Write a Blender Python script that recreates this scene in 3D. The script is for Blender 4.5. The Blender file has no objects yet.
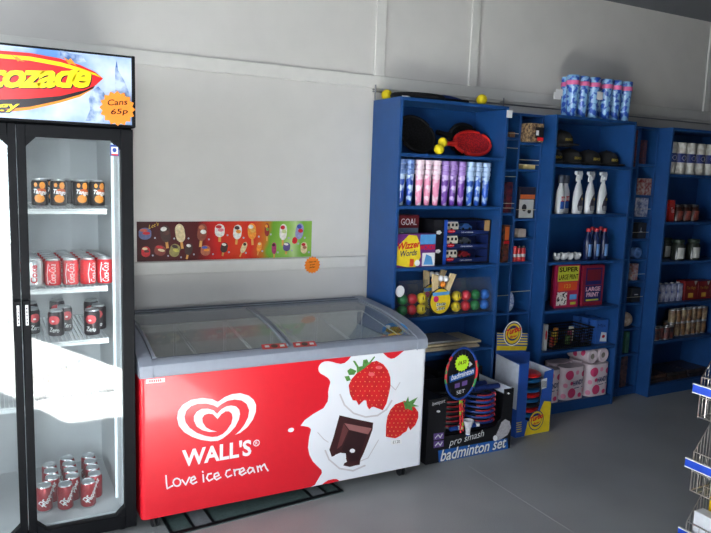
SKY, SUN, EXPO, FRIDGE = 13, 270, 0.02, 1.0
import bpy, math, random
from mathutils import Vector, Matrix, geometry
random.seed(7)
S = bpy.context.scene
COL = S.collection
pi = math.pi

# ---------------------------------------------------------------- camera numbers (metres, camera above the origin)
CH, FL = 1.6, 690.0
CR = Vector((0.88252, -0.46904, 0.03411)); CU = Vector((0.03431, 0.13655, 0.99004)); CF = Vector((0.46903, 0.87255, -0.13660))
CAM = Vector((0, 0, CH))
def _ray(px, py): return CF + CR*((px-355.5)/FL) - CU*((py-266.5)/FL)
def at(px, py, y):
    d = _ray(px, py); return CAM + d*(y/d.y)
def on(px, py, z):
    d = _ray(px, py); return CAM + d*((z-CH)/d.z)
def atx(px, py, x):
    d = _ray(px, py); return CAM + d*(x/d.x)

# ---------------------------------------------------------------- materials
def lin(c):
    f = lambda v: v/12.92 if v <= .04045 else ((v+.055)/1.055)**2.4
    return tuple(f(v/255) for v in c)
_M = {}
def mat(name, c=(200,200,200), rough=.5, metal=0.0, var=.08, scale=30, emit=0, bump=0, coat=0, spec=.5, c2=None, ramp=None, tex='noise', detail=3):
    if name in _M: return _M[name]
    m = bpy.data.materials.new(name); m.use_nodes = True; _M[name] = m
    N, L = m.node_tree.nodes, m.node_tree.links
    p = N['Principled BSDF']
    tc = N.new('ShaderNodeTexCoord')
    if tex == 'noise':
        t = N.new('ShaderNodeTexNoise'); t.inputs['Scale'].default_value = scale; t.inputs['Detail'].default_value = detail
        out = t.outputs['Fac']
    elif tex == 'voronoi':
        t = N.new('ShaderNodeTexVoronoi'); t.inputs['Scale'].default_value = scale; out = t.outputs['Distance']
    elif tex == 'wave':
        t = N.new('ShaderNodeTexWave'); t.inputs['Scale'].default_value = scale; t.inputs['Distortion'].default_value = 1.5
        t.bands_direction = 'Z'; out = t.outputs['Fac']
    elif tex == 'check':
        t = N.new('ShaderNodeTexChecker'); t.inputs['Scale'].default_value = scale; out = t.outputs['Fac']
    L.new(tc.outputs['Object'], t.inputs['Vector'])
    r = N.new('ShaderNodeValToRGB'); L.new(out, r.inputs['Fac'])
    a = lin(c)
    if ramp == 'soft':
        e = r.color_ramp.elements; e[0].position, e[1].position = .46, .54; e[0].color = (*a, 1); e[1].color = (*lin(c2), 1)
    elif c2 is not None:
        r.color_ramp.interpolation = 'CONSTANT' if ramp == 'hard' else 'LINEAR'
        e = r.color_ramp.elements
        e[0].position, e[1].position = (0, .55) if ramp == 'hard' else (.35, .65)
        e[0].color = (*a, 1); e[1].color = (*lin(c2), 1)
    else:
        e = r.color_ramp.elements
        e[0].position, e[1].position = .3, .7
        e[0].color = (*[v*(1-var) for v in a], 1); e[1].color = (*[min(1, v*(1+var)) for v in a], 1)
    L.new(r.outputs['Color'], p.inputs['Base Color'])
    p.inputs['Roughness'].default_value = rough; p.inputs['Metallic'].default_value = metal
    p.inputs['Specular IOR Level'].default_value = spec
    if coat: p.inputs['Coat Weight'].default_value = coat; p.inputs['Coat Roughness'].default_value = .08
    if emit:
        L.new(r.outputs['Color'], p.inputs['Emission Color']); p.inputs['Emission Strength'].default_value = emit
    if bump:
        b = N.new('ShaderNodeBump'); b.inputs['Strength'].default_value = bump; b.inputs['Distance'].default_value = .004
        L.new(out, b.inputs['Height']); L.new(b.outputs['Normal'], p.inputs['Normal'])
    return m
def glass(name, tint=(1,1,1), base=.04, extra=0.0, rough=0.0):
    if name in _M: return _M[name]
    m = bpy.data.materials.new(name); m.use_nodes = True; _M[name] = m
    N, L = m.node_tree.nodes, m.node_tree.links
    N.remove(N['Principled BSDF'])
    lw = N.new('ShaderNodeLayerWeight'); lw.inputs['Blend'].default_value = .5
    pw = N.new('ShaderNodeMath'); pw.operation = 'POWER'; L.new(lw.outputs['Facing'], pw.inputs[0]); pw.inputs[1].default_value = 5
    ma = N.new('ShaderNodeMath'); ma.operation = 'MULTIPLY_ADD'; L.new(pw.outputs[0], ma.inputs[0]); ma.inputs[1].default_value = .9; ma.inputs[2].default_value = base
    tr = N.new('ShaderNodeBsdfTransparent'); tr.inputs['Color'].default_value = (*tint, 1)
    gl = N.new('ShaderNodeBsdfGlossy'); gl.inputs['Roughness'].default_value = rough
    mx = N.new('ShaderNodeMixShader'); L.new(ma.outputs[0], mx.inputs[0]); L.new(tr.outputs[0], mx.inputs[1]); L.new(gl.outputs[0], mx.inputs[2])
    last = mx
    if extra:   # a little dust / haze on the pane
        df = N.new('ShaderNodeBsdfDiffuse'); df.inputs['Color'].default_value = (.8,.8,.8,1)
        m2 = N.new('ShaderNodeMixShader'); m2.inputs[0].default_value = extra
        L.new(mx.outputs[0], m2.inputs[1]); L.new(df.outputs[0], m2.inputs[2]); last = m2
    L.new(last.outputs[0], N['Material Output'].inputs['Surface'])
    return m

# ---------------------------------------------------------------- text outlines
_T = {}
def txt(s, shear=0.0, bold=0.0, space=1.0):
    k = (s, shear, bold, space)
    if k in _T: return _T[k]
    cu = bpy.data.curves.new('t', 'FONT'); cu.body = s; cu.shear = shear; cu.offset = bold; cu.space_character = space
    cu.resolution_u = 3
    o = bpy.data.objects.new('t', cu); COL.objects.link(o)
    dg = bpy.context.evaluated_depsgraph_get()
    me = o.evaluated_get(dg).to_mesh()
    v = [(q.co.x, q.co.y) for q in me.vertices]; f = [tuple(q.vertices) for q in me.polygons]
    o.evaluated_get(dg).to_mesh_clear()
    bpy.data.objects.remove(o); bpy.data.curves.remove(cu)
    x0 = min(a for a, b in v); x1 = max(a for a, b in v); y0 = min(b for a, b in v); y1 = max(b for a, b in v)
    v = [((a-x0)/(x1-x0), (b-y0)/(y1-y0)) for a, b in v]
    _T[k] = (v, f, (x1-x0)/(y1-y0)); return _T[k]

# ---------------------------------------------------------------- mesh builder
class B:
    def __init__(s, *mats): s.v=[]; s.f=[]; s.mi=[]; s.mats=list(mats); s.k=0; s.m=Matrix()
    def mat(s, m):
        if m not in s.mats: s.mats.append(m)
        s.k = s.mats.index(m); return s
    def add(s, vs, fs):
        n = len(s.v); s.v += [s.m @ Vector(p) for p in vs]
        for f in fs: s.f.append(tuple(n+i for i in f)); s.mi.append(s.k)
        return s
    def box(s, x0,y0,z0,x1,y1,z1):
        return s.add([(x0,y0,z0),(x1,y0,z0),(x1,y1,z0),(x0,y1,z0),(x0,y0,z1),(x1,y0,z1),(x1,y1,z1),(x0,y1,z1)],
                     [(3,2,1,0),(4,5,6,7),(0,1,5,4),(1,2,6,5),(2,3,7,6),(3,0,4,7)])
    def lathe(s, prof, c=(0,0,0), n=20, axis='z', cap=True):
        vs=[]; fs=[]
        for r,z in prof:
            for i in range(n):
                a=2*pi*i/n; u,w=r*math.cos(a), r*math.sin(a)
                p = (u,w,z) if axis=='z' else ((z,u,w) if axis=='x' else (w,z,u))
                vs.append((c[0]+p[0],c[1]+p[1],c[2]+p[2]))
        for j in range(len(prof)-1):
            for i in range(n):
                k=(i+1)%n; fs.append((j*n+i,j*n+k,(j+1)*n+k,(j+1)*n+i))
        if cap:
            if prof[0][0]>1e-5: fs.append(tuple(range(n-1,-1,-1)))
            if prof[-1][0]>1e-5: fs.append(tuple((len(prof)-1)*n+i for i in range(n)))
        return s.add(vs,fs)
    def ball(s, c, r, n=16, sq=(1,1,1)):
        m=n//2; vs=[]; fs=[]
        for j in range(m+1):
            t=pi*j/m
            for i in range(n):
                a=2*pi*i/n
                vs.append((c[0]+r*sq[0]*math.sin(t)*math.cos(a), c[1]+r*sq[1]*math.sin(t)*math.sin(a), c[2]-r*sq[2]*math.cos(t)))
        for j in range(m):
            for i in range(n):
                k=(i+1)%n; fs.append((j*n+i,j*n+k,(j+1)*n+k,(j+1)*n+i))
        return s.add(vs,fs)
    def tube(s, pts, r, n=8, closed=False):
        pts=[Vector(p) for p in pts]; vs=[]; fs=[]; N=len(pts)
        for j,p in enumerate(pts):
            if closed: d=(pts[(j+1)%N]-pts[j-1])
            else: d=(pts[min(j+1,N-1)]-pts[max(j-1,0)])
            d.normalize()
            up = Vector((0,0,1)) if abs(d.z)<.9 else Vector((1,0,0))
            a=d.cross(up).normalized(); b=d.cross(a).normalized()
            rr = r[j] if isinstance(r,(list,tuple)) else r
            for i in range(n):
                t=2*pi*i/n; vs.append(p+a*(rr*math.cos(t))+b*(rr*math.sin(t)))
        for j in range(N if closed else N-1):
            q=(j+1)%N
            for i in range(n):
                k=(i+1)%n; fs.append((j*n+i,j*n+k,q*n+k,q*n+i))
        if not closed: fs += [tuple(range(n-1,-1,-1)), tuple((N-1)*n+i for i in range(n))]
        return s.add(vs,fs)
    def poly(s, pts3):                       # flat filled outline
        P=[Vector(p) for p in pts3]
        tri=geometry.tessellate_polygon([P])
        return s.add(P,[tuple(t) for t in tri])
    def prism(s, pts2, fn, d0, d1):          # outline in (u,v), fn(u,v,d) -> point
        n=len(pts2)
        a=[fn(u,v,d0) for u,v in pts2]; b=[fn(u,v,d1) for u,v in pts2]
        tri=geometry.tessellate_polygon([[Vector((u,v,0)) for u,v in pts2]])
        fs=[tuple(t) for t in tri]+[tuple(n+i for i in reversed(t)) for t in tri]
        fs+=[(i,(i+1)%n,n+(i+1)%n,n+i) for i in range(n)]
        return s.add(a+b,fs)
    def text(s, st, o, ux, uy, shear=0, bold=0, space=1.0):
        v,f,_=txt(st,shear,bold,space); o=Vector(o); ux=Vector(ux); uy=Vector(uy)
        return s.add([o+ux*a+uy*b for a,b in v], f)
    def strokes(s, lines, fn, w):            # ribbons in 2-D, mapped by fn
        for ln in lines:
            for (a,b),(c,d) in zip(ln[:-1],ln[1:]):
                l=math.hypot(c-a,d-b) or 1; nx,ny=-(d-b)/l*w/2,(c-a)/l*w/2; ex,ey=(c-a)/l*w*.3,(d-b)/l*w*.3
                s.add([fn(a-ex+nx,b-ey+ny),fn(a-ex-nx,b-ey-ny),fn(c+ex-nx,d+ey-ny),fn(c+ex+nx,d+ey+ny)],[(0,1,2,3)])
        return s

def circ(cx,cy,rx,ry=None,n=20,a0=0): 
    ry = rx if ry is None else ry
    return [(cx+rx*math.cos(a0+2*pi*i/n), cy+ry*math.sin(a0+2*pi*i/n)) for i in range(n)]
def star(cx,cy,r,ri,n=16): return [(cx+(r if i%2==0 else ri)*math.cos(pi*i/n), cy+(r if i%2==0 else ri)*math.sin(pi*i/n)) for i in range(2*n)]

def _wl(o):
    v=Vector(o.location)
    while o.parent: o=o.parent; v=v+Vector(o.location)
    return v
def mesh(name, b, parent=None, label=None, cat=None, group=None, kind=None, bev=0, local=False, loc=None, smooth=True):
    me=bpy.data.meshes.new(name)
    off=Vector()
    if parent is not None: off = Vector() if local else _wl(parent)
    elif not local:
        xs=[p.x for p in b.v]; ys=[p.y for p in b.v]; zs=[p.z for p in b.v]
        off=Vector(((min(xs)+max(xs))/2,(min(ys)+max(ys))/2,min(zs)))
    me.from_pydata([p-off for p in b.v],[],b.f)
    for m in b.mats: me.materials.append(m)
    me.polygons.foreach_set('material_index', b.mi)
    if smooth:
        me.polygons.foreach_set('use_smooth',[True]*len(b.f)); me.set_sharp_from_angle(angle=math.radians(38))
    me.update()
    o=bpy.data.objects.new(name,me); COL.objects.link(o)
    if parent is not None: o.parent=parent
    else: o.location = loc if loc is not None else off
    tag(o,label,cat,group,kind)
    if bev:
        md=o.modifiers.new('bevel','BEVEL'); md.width=bev; md.segments=2; md.limit_method='ANGLE'; md.angle_limit=math.radians(40)
    return o
def tag(o,label=None,cat=None,group=None,kind=None):
    if label: o['label']=label
    if cat: o['category']=cat
    if group: o['group']=group
    if kind: o['kind']=kind
    return o
def thing(name,label,cat,loc=(0,0,0),group=None,rz=0):
    o=bpy.data.objects.new(name,None); COL.objects.link(o); o.location=loc; o.rotation_euler=(0,0,rz); o.empty_display_size=.05
    return tag(o,label,cat,group)
def dup(o,loc,label,rz=0,group=None):
    c=o.copy(); COL.objects.link(c); c.location=loc; c.rotation_euler=(0,0,rz); c['label']=label
    if group: c['group']=group
    for ch in list(o.children):
        d=ch.copy(); COL.objects.link(d); d.parent=c
        for g in list(ch.children):
            e=g.copy(); COL.objects.link(e); e.parent=d
    return c
class Kind:                                   # first placing moves the prototype, later ones copy it
    def __init__(s,o): s.o=o; s.used=False
    def put(s,loc,label,rz=0,group=None):
        loc=(loc[0],loc[1],loc[2]+.0008)
        if not s.used:
            s.used=True; s.o.location=loc; s.o.rotation_euler=(0,0,rz); s.o['label']=label
            if group: s.o['group']=group
            return s.o
        return dup(s.o,loc,label,rz,group)
def struct(name,b,parent=None,bev=0): return mesh(name,b,parent,kind=None if parent else 'structure',bev=bev,local=True,loc=(0,0,0))
ORD=['leftmost','second from left','third from left','fourth from left','fifth from left','sixth from left','seventh from left','eighth from left']
ROW=['front row','second row','third row','fourth row','fifth row']

# ---------------------------------------------------------------- setting
YW, YF, YN = 3.68, 3.344, 3.45               # back wall, shelf-unit fronts, narrow-unit fronts
def wallmat(name,c,rough=.75,scale=6):
    return mat(name,c,rough,var=.025,scale=scale,bump=.03)
M_wall=wallmat('painted_board',(214,211,206))
M_trim=mat('white_gloss_trim',(222,220,214),.45,var=.03,scale=12)
M_ceil=wallmat('ceiling_paint',(104,107,114)); M_dim=wallmat('shop_grey_wall',(92,94,98))
# lino floor: speckles
def floor_mat():
    m=bpy.data.materials.new('grey_lino'); m.use_nodes=True; N,L=m.node_tree.nodes,m.node_tree.links; p=N['Principled BSDF']
    tc=N.new('ShaderNodeTexCoord')
    n1=N.new('ShaderNodeTexNoise'); n1.inputs['Scale'].default_value=260; n1.inputs['Detail'].default_value=2
    n2=N.new('ShaderNodeTexNoise'); n2.inputs['Scale'].default_value=2.2; n2.inputs['Detail'].default_value=5
    v=N.new('ShaderNodeTexVoronoi'); v.inputs['Scale'].default_value=75
    for t in (n1,n2,v): L.new(tc.outputs['Object'],t.inputs['Vector'])
    r1=N.new('ShaderNodeValToRGB'); e=r1.color_ramp.elements; e[0].position=.3; e[1].position=.72; e[0].color=(*lin((136,139,140)),1); e[1].color=(*lin((170,172,171)),1)
    L.new(n1.outputs['Fac'],r1.inputs['Fac'])
    r2=N.new('ShaderNodeValToRGB'); e=r2.color_ramp.elements; e[0].position=.03; e[1].position=.07; e[0].color=(1.45,1.45,1.42,1); e[1].color=(1,1,1,1)
    L.new(v.outputs['Distance'],r2.inputs['Fac'])
    r3=N.new('ShaderNodeValToRGB'); e=r3.color_ramp.elements; e[0].position=.3; e[1].position=.7; e[0].color=(.9,.9,.9,1); e[1].color=(1.08,1.08,1.08,1)
    L.new(n2.outputs['Fac'],r3.inputs['Fac'])
    m1=N.new('ShaderNodeMix'); m1.data_type='RGBA'; m1.blend_type='MULTIPLY'; m1.inputs[0].default_value=1
    L.new(r1.outputs['Color'],m1.inputs[6]); L.new(r2.outputs['Color'],m1.inputs[7])
    m2=N.new('ShaderNodeMix'); m2.data_type='RGBA'; m2.blend_type='MULTIPLY'; m2.inputs[0].default_value=1
    L.new(m1.outputs[2],m2.inputs[6]); L.new(r3.outputs['Color'],m2.inputs[7]); L.new(m2.outputs[2],p.inputs['Base Color'])
    p.inputs['Roughness'].default_value=.42; p.inputs['Specular IOR Level'].default_value=.35
    return m
M_floor=floor_mat()
XL,XR,YB,ZC=-2.2,7.2,-1.2,2.855
struct('floor',B(M_floor).box(XL,YB,-.06,XR,YW,0))
struct('ceiling',B(M_ceil).box(XL,YB,ZC,XR,YW,ZC+.08))
struct('wall_back',B(M_wall).box(XL,YW,0,XR,YW+.1,ZC))
WY0,WY1,WZ0,WZ1=-.2,2.0,.6,2.4  # unseen side window opening, added to bring light in from the left
b=B(M_wall); b.box(XL-.1,YB-.1,0,XL,WY0,ZC).box(XL-.1,WY1,0,XL,YW+.1,ZC).box(XL-.1,WY0,0,XL,WY1,WZ0).box(XL-.1,WY0,WZ1,XL,WY1,ZC)
struct('wall_left',b)
struct('wall_right',B(M_dim).box(XR,YB-.1,0,XR+.1,YW+.1,ZC))
# shop front behind the camera: open doorway
DX0,DX1,DZ=-.8,.2,2.4
b=B(M_dim); b.box(XL,YB-.1,0,DX0,YB,ZC); b.box(DX0,YB-.1,DZ,DX1,YB,ZC); b.box(DX1,YB-.1,0,XR,YB,ZC)
struct('wall_front',b)
struct('light_block_partition',B(M_dim).box(.62,YB,0,.70,-.3,ZC))  # unseen partition, added to block doorway light from the right-hand units
struct('pavement',B(mat('asphalt',(66,66,68),.85,var=.15,scale=3)).box(-9,-9,-.08,9,YB-.1,-.02))
struct('trim_1',B(M_trim).box(XL,YW-.018,2.094,XR,YW,2.166),bev=.004)
struct('trim_2',B(M_trim).box(XL,YW-.016,1.022,2.045,YW,1.09),bev=.004)
for i,(x0,x1) in enumerate(((2.056,2.124),(2.747,2.81),(5.068,5.13))):
    struct('trim_%d'%(i+3),B(M_trim).box(x0,YW-.014,2.167,x1,YW,ZC),bev=.003)
struct('trim_6',B(M_trim).box(2.0,YW-.014,1.092,2.045,YW,2.093),bev=.003) if False else None
M_dark=mat('black_plastic',(24,25,28),.4,var=.15)
struct('trim_7',B(mat('dark_strip',(50,48,44),.6)).box(-1.2,.88,0,1.0,.925,.004))
struct('trim_8',B(mat('seam_line',(176,178,177),.5)).box(2.314,.4,0,2.318,2.9,.0008))

# ---------------------------------------------------------------- light: daylight through the open shop front
W=bpy.data.worlds.new('daylight'); S.world=W; W.use_nodes=True
bg=W.node_tree.nodes['Background']; bg.inputs['Color'].default_value=(.86,.93,1,1); bg.inputs['Strength'].default_value=SKY
sun=bpy.data.lights.new('sun','SUN'); sun.energy=SUN; sun.angle=math.radians(.6); sun.color=(1,.985,.96)
so=bpy.data.objects.new('sun',sun); COL.objects.link(so)
so.rotation_euler=Vector((.5,1.15,-1)).to_track_quat('-Z','Y').to_euler(); so.location=(-1,-4,5)
pt=bpy.data.lights.new('doorway_daylight','AREA'); pt.shape='RECTANGLE'; pt.size=DX1-DX0; pt.size_y=DZ; pt.cycles.is_portal=True
po=bpy.data.objects.new('doorway_daylight',pt); COL.objects.link(po); po.location=((DX0+DX1)/2,YB-.05,DZ/2); po.rotation_euler=(pi/2,0,0)

pt=bpy.data.lights.new('added_window_daylight','AREA'); pt.shape='RECTANGLE'; pt.size=WZ1-WZ0; pt.size_y=WY1-WY0; pt.cycles.is_portal=True
po=bpy.data.objects.new('added_window_daylight',pt); COL.objects.link(po); po.location=(XL-.05,(WY0+WY1)/2,(WZ0+WZ1)/2); po.rotation_euler=(0,-pi/2,0)
cam=bpy.data.cameras.new('camera'); co=bpy.data.objects.new('camera',cam); COL.objects.link(co)
cam.sensor_width=36; cam.lens=FL/711*36; cam.clip_start=.05; cam.sensor_fit='HORIZONTAL'
mw=Matrix(((CR.x,CU.x,-CF.x),(CR.y,CU.y,-CF.y),(CR.z,CU.z,-CF.z))).to_4x4(); mw.translation=CAM
co.matrix_world=mw; S.camera=co
S.view_settings.view_transform='Standard'; S.view_settings.look='None'; S.view_settings.gamma=1; S.view_settings.use_curve_mapping=False
S.view_settings.exposure=EXPO
S.cycles.use_denoising=True; S.cycles.max_bounces=8; S.cycles.diffuse_bounces=2; S.cycles.transparent_max_bounces=24; S.cycles.caustics_reflective=False; S.cycles.caustics_refractive=False
S.cycles.sample_clamp_indirect=20
# ================================================================ FRIDGE
M_black=mat('fridge_black',(14,15,18),.55,spec=.12,var=.06)
M_liner=mat('fridge_white_liner',(205,208,212),.75,spec=.2,var=.02)
M_wire=mat('white_wire',(232,234,236),.35)
M_white=mat('white_print',(240,240,240),.45,var=.02)
M_glass=glass('door_glass',(.96,.985,.98),.06,.012)
M_alu=mat('aluminium',(205,208,212),.28,metal=.9,var=.04)
M_ora=mat('fluoro_orange',(255,138,34),.55,var=.03)
M_ink=mat('marker_ink',(34,10,10),.7,spec=.2)
FX0,FX1=-.31,.533
fr=thing('display_fridge','tall black double-door drinks fridge with a red and yellow header sign','fridge',(.11,3.28,0))
b=B(M_black); b.box(FX0,2.965,.04,FX0+.04,3.64,2.0).box(FX1-.04,2.965,.04,FX1,3.64,2.0).box(FX0+.04,3.6,.04,FX1-.04,3.64,2.0).box(FX0+.04,2.965,1.735,FX1-.04,3.6,2.0).box(FX0+.04,2.965,.04,FX1-.04,3.6,.085)
mesh('cabinet',b,fr,bev=.003)
IX0,IX1=FX0+.042,FX1-.042
b=B(M_liner); b.box(IX0,3.565,.087,IX1,3.598,1.733).box(IX0,2.97,.087,IX0+.012,3.565,1.733).box(IX1-.012,2.97,.087,IX1,3.565,1.733).box(IX0+.012,2.97,1.70,IX1-.012,3.565,1.733).box(IX0+.012,2.97,.087,IX1-.012,3.565,.1)
mesh('interior_liner',b,fr)
b=B(mat('lamp_tube',(235,242,250),.4,emit=.45)); b.tube([(IX1-.03,2.99,.15),(IX1-.03,2.99,1.68)],.006)
mesh('strip_lamp',b,fr,label='white strip lamp on the fridge side')
SHZ=[1.41,1.085,.86,.60]
for z in SHZ:
    b=B(M_wire)
    x0,x1,y0,y1=IX0+.016,IX1-.05,3.03,3.55
    b.box(x0,y0-.004,z-.022,x1,y0,z-.009)
    b.tube([(x0,y0,z-.004),(x1,y0,z-.004)],.004).tube([(x0,y1,z-.004),(x1,y1,z-.004)],.004)
    n=44
    for i in range(n): 
        x=x0+(x1-x0)*i/(n-1); b.box(x-.0016,y0,z-.004,x+.0016,y1,z-.001)
    mesh('shelf',b,fr)
def door(x0,x1,gx0,gx1,hx0,hx1):
    z0,z1,gz0,gz1=.035,1.735,.095,1.688
    b=B(M_black); b.box(x0,2.92,z0,gx0,2.962,z1).box(gx1,2.92,z0,x1,2.962,z1).box(gx0,2.92,z0,gx1,2.962,gz0).box(gx0,2.92,gz1,gx1,2.962,z1)
    c=.032
    for (cx,sx) in ((gx0,1),(gx1,-1)):
        for (cz,sz) in ((gz0,1),(gz1,-1)):
            b.prism([(cx,cz),(cx+sx*c,cz),(cx,cz+sz*c)],lambda u,v,d:(u,d,v),2.922,2.96)
    d=mesh('door',b,fr,bev=.003)
    mesh('door_glass',B(M_glass).box(gx0-.004,2.936,gz0-.004,gx1+.004,2.941,gz1+.004),d,smooth=False)
    h=B(mat('handle_black',(15,16,19),.6,spec=.12)); h.box(hx0,2.903,.66,hx1,2.919,1.06); h.mat(M_white).box(hx0+.007,2.9005,.965,hx1-.004,2.9025,1.045)
    h.mat(M_ink)
    for k in range(5): h.box(hx0+.010,2.899,.972+k*.014,hx1-.007,2.9003,.979+k*.014)
    h.mat(M_alu).lathe([(.004,2.900),(.004,2.903)],(( hx0+hx1)/2,0,1.052),8,axis='z') if False else None
    mesh('handle',h,d,label='dark door pull with a white label')
    return d
door(.109,.531,.139,.484,.112,.133)
door(FX0,.105,FX0+.03,.077,.082,.102)
# little blue and white sticker on the right glass
b=B(mat('sticker_blue',(40,70,150),.5)); b.box(.445,2.933,1.628,.478,2.9352,1.672); b.mat(M_white).box(.449,2.932,1.636,.474,2.9338,1.664)
b.mat(mat('sticker_blue')).poly([(x,2.9312,z) for x,z in circ(.461,1.651,.008,.009)]); b.mat(mat('print_red',(214,24,36),.45)).box(.449,2.931,1.630,.474,2.9318,1.636)
mesh('glass_sticker',b,fr,label='small blue and white sticker on the glass')
# header sign
HY=2.90
b=B(M_black); b.box(FX0,HY+.004,1.742,FX1+.005,2.963,1.752).box(FX0,HY+.004,2.012,FX1+.005,2.963,2.02).box(FX1-.008,HY-.002,1.742,FX1+.005,2.963,2.02).box(FX0,HY-.002,1.742,FX0+.01,2.963,2.02)
mesh('sign_frame',b,fr,bev=.003)
b=B(mat('sign_sky',(206,218,240),.25,c2=(92,136,198),scale=5,emit=.03,detail=4)); b.box(FX0+.01,HY+.006,1.752,FX1-.008,2.96,2.012)
sg=mesh('header_sign',b,fr,label='glossy sign with yellow lettering in a red ellipse')
def hp(px,py,k=0): 
    p=at(px,py,HY+.0055-.0007*k); return (p.x,p.y,p.z)
def crop6(x,y): return (x/6.657,45+y/6.66)
def crop7(x,y): return (60+x/5.92,45+y/5.92)
M_sred=mat('sign_red',(222,34,38),.25,var=.04,emit=.05); M_syel=mat('sign_yellow',(246,222,24),.25,var=.04,emit=.06); M_sblk=mat('sign_black',(30,22,26),.25,emit=.02)
M_sora=mat('sign_orange',(240,140,40),.25,emit=.05); M_ice=mat('sign_ice',(70,104,158),.25,c2=(190,205,230),scale=26,emit=.03,detail=5)
b=B(M_sblk)
# ellipse centre far left (most of it beyond the fridge's left door)
def ell(cx,cz,rx,rz,y,n=64): return [(min(FX1-.012,max(FX0+.012,cx+rx*math.cos(2*pi*i/n))),y,cz+rz*math.sin(2*pi*i/n)) for i in range(n)]
b.mat(M_ice).poly([hp(*crop7(*q),1) for q in ((150,450),(180,380),(170,320),(190,270),(225,245),(262,280),(272,330),(235,345),(250,400),(262,455))])
b.poly([hp(*crop7(*q),1) for q in ((327,270),(325,150),(335,90),(345,150),(380,210),(405,270),(410,310),(360,290),(340,285))])
b.poly([hp(*crop7(*q),1) for q in ((0,25),(60,50),(130,60),(155,100),(90,105),(0,75))])
lens=lambda d,k:[hp(x,y,k) for x,y in ((-150,82),(-140,72+d),(-100,60+d),(-50,53+d),(0,50.5+d),(30,53+d),(60,58.5+d),(80,65+d*.8),(95,72+d*.4),(103,78.5),(96,85),(85,90),(60,96),(30,98.5),(0,99.5),(-50,99),(-110,94),(-140,88))]
b.mat(M_sblk).poly([hp(*q,2) for q in ((-60,113),(0,112.5),(30,109.5),(60,102.5),(80,96.5),(93,89),(96,84),(60,92),(0,96),(-60,98))])
b.mat(M_sora).poly([hp(*q,3) for q in ((0,112.8),(30,109.8),(60,102.8),(80,96.8),(94,88),(80,94.6),(60,100.4),(30,106.8),(0,109.5))])
b.mat(M_sred).poly(lens(0,4)); b.mat(M_syel).poly(lens(3.6,5)); b.mat(M_sred).poly(lens(7.6,6))
b.mat(M_sora).poly([hp(*crop6(*q),7) for q in ((70,62),(100,80),(110,76),(165,112),(128,104),(120,110))]); b.poly([hp(*crop7(*q),7) for q in ((20,70),(50,90),(62,78),(100,125),(70,110),(55,118))])
# lettering
lz0=at(0,88,HY).z; 
p0=at(-34,88.6,HY); p1=at(91,86.2,HY)
def word(b,s,px0,px1,top,bot,k,shear,bold,sp=1.0):
    a=at(px0,bot,HY+.0055-.0007*k); c=at(px1,bot,HY+.0055-.0007*k); t=at(px0,top,HY+.0055-.0007*k)
    v,f,_=txt(s,shear,bold,sp); g=(lambda q:q*1.38 if q<.68 else .938+(q-.68)*.2) if s[0]=='L' else (lambda q:q)
    b.add([a+Vector(((c.x-a.x)*p,0,(c.z-a.z)*p+(t.z-a.z)*g(q))) for p,q in v],f)
b.mat(M_sblk)
word(b,'Lucozade',-54,92.6,69.4,89,8,.28,.036,.9)
b.mat(M_syel); word(b,'Lucozade',-55,91.6,68.4,88,10,.28,.036,.9)
b.mat(M_sblk); word(b,'Energy',-43,20.8,101.6,113,8,.2,.03,.95)
b.mat(M_syel); word(b,'Energy',-43.5,20,101,112,10,.2,.024,.95)
mesh('sign_print',b,sg)
def price_star(name,c,r,y,lines,parent=None,M=M_ora,**kw):
    b=B(M); b.prism(star(c[0],c[1],r,r*.84),lambda u,v,d:(u,d,v),y-.0012,y)
    b.mat(M_ink)
    for s,dx,dz,w,h in lines:
        b.text(s,(c[0]+dx*r-w*r/2,y-.002,c[1]+dz*r),(w*r,0,.12*w*r),(0,0,h*r),.1,.012)
    return mesh(name,b,parent,smooth=False,**kw)
c=at(117.5,108.5,HY-.004); price_star('price_star',(c.x,c.z),.068,HY-.004,(('Cans',0,.12,1.1,.34),('65p',.1,-.46,.95,.4)),fr,label='orange star price tag on the sign')
b=B(M_black)
for x in (FX0+.05,FX1-.05):
    for y in (3.0,3.58): b.lathe([(.02,0),(.02,.03),(.012,.042)],(x,y,0),10)
mesh('foot',b,fr)
il=bpy.data.lights.new('fridge_lamp','AREA'); il.shape='RECTANGLE'; il.size=.02; il.size_y=1.4; il.energy=FRIDGE; il.color=(.93,.97,1)
io=bpy.data.objects.new('fridge_lamp',il); COL.objects.link(io); io.location=(IX1-.045,2.985,.9)
io.rotation_euler=Vector((-.75,.8,0)).to_track_quat('-Z','Y').to_euler()

# ---------------------------------------------------------------- cans
CRAD,CHT=.0325,.115
def wrap(r,u,v,e=.0005): a=u/r; return ((r+e)*math.sin(a),-(r+e)*math.cos(a),v)
def can_base(body):
    b=B(M_alu); r=CRAD
    b.lathe([(.024,0),(.0255,.0),(r-.003,.005)],n=20).mat(body)
    b.lathe([(r-.003,.005),(r,.01),(r,.098),(r-.004,.107)],n=20,cap=False)
    b.mat(M_alu).lathe([(r-.004,.107),(r-.0062,.1115),(r-.0055,.1145),(r-.0065,.115),(r-.008,.112),(0,.1115)],n=20)
    b.box(-.005,-.012,.1117,.005,.006,.1127)
    return b
def wtext(b,s,u0,v0,w,h,rot=0,shear=0,bold=0,e=.0008):
    v,f,_=txt(s,shear,bold); c,sn=math.cos(rot),math.sin(rot)
    b.add([wrap(CRAD,u0+(p*w)*c-(q*h)*sn,v0+(p*w)*sn+(q*h)*c,e) for p,q in v],f); return b
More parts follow.
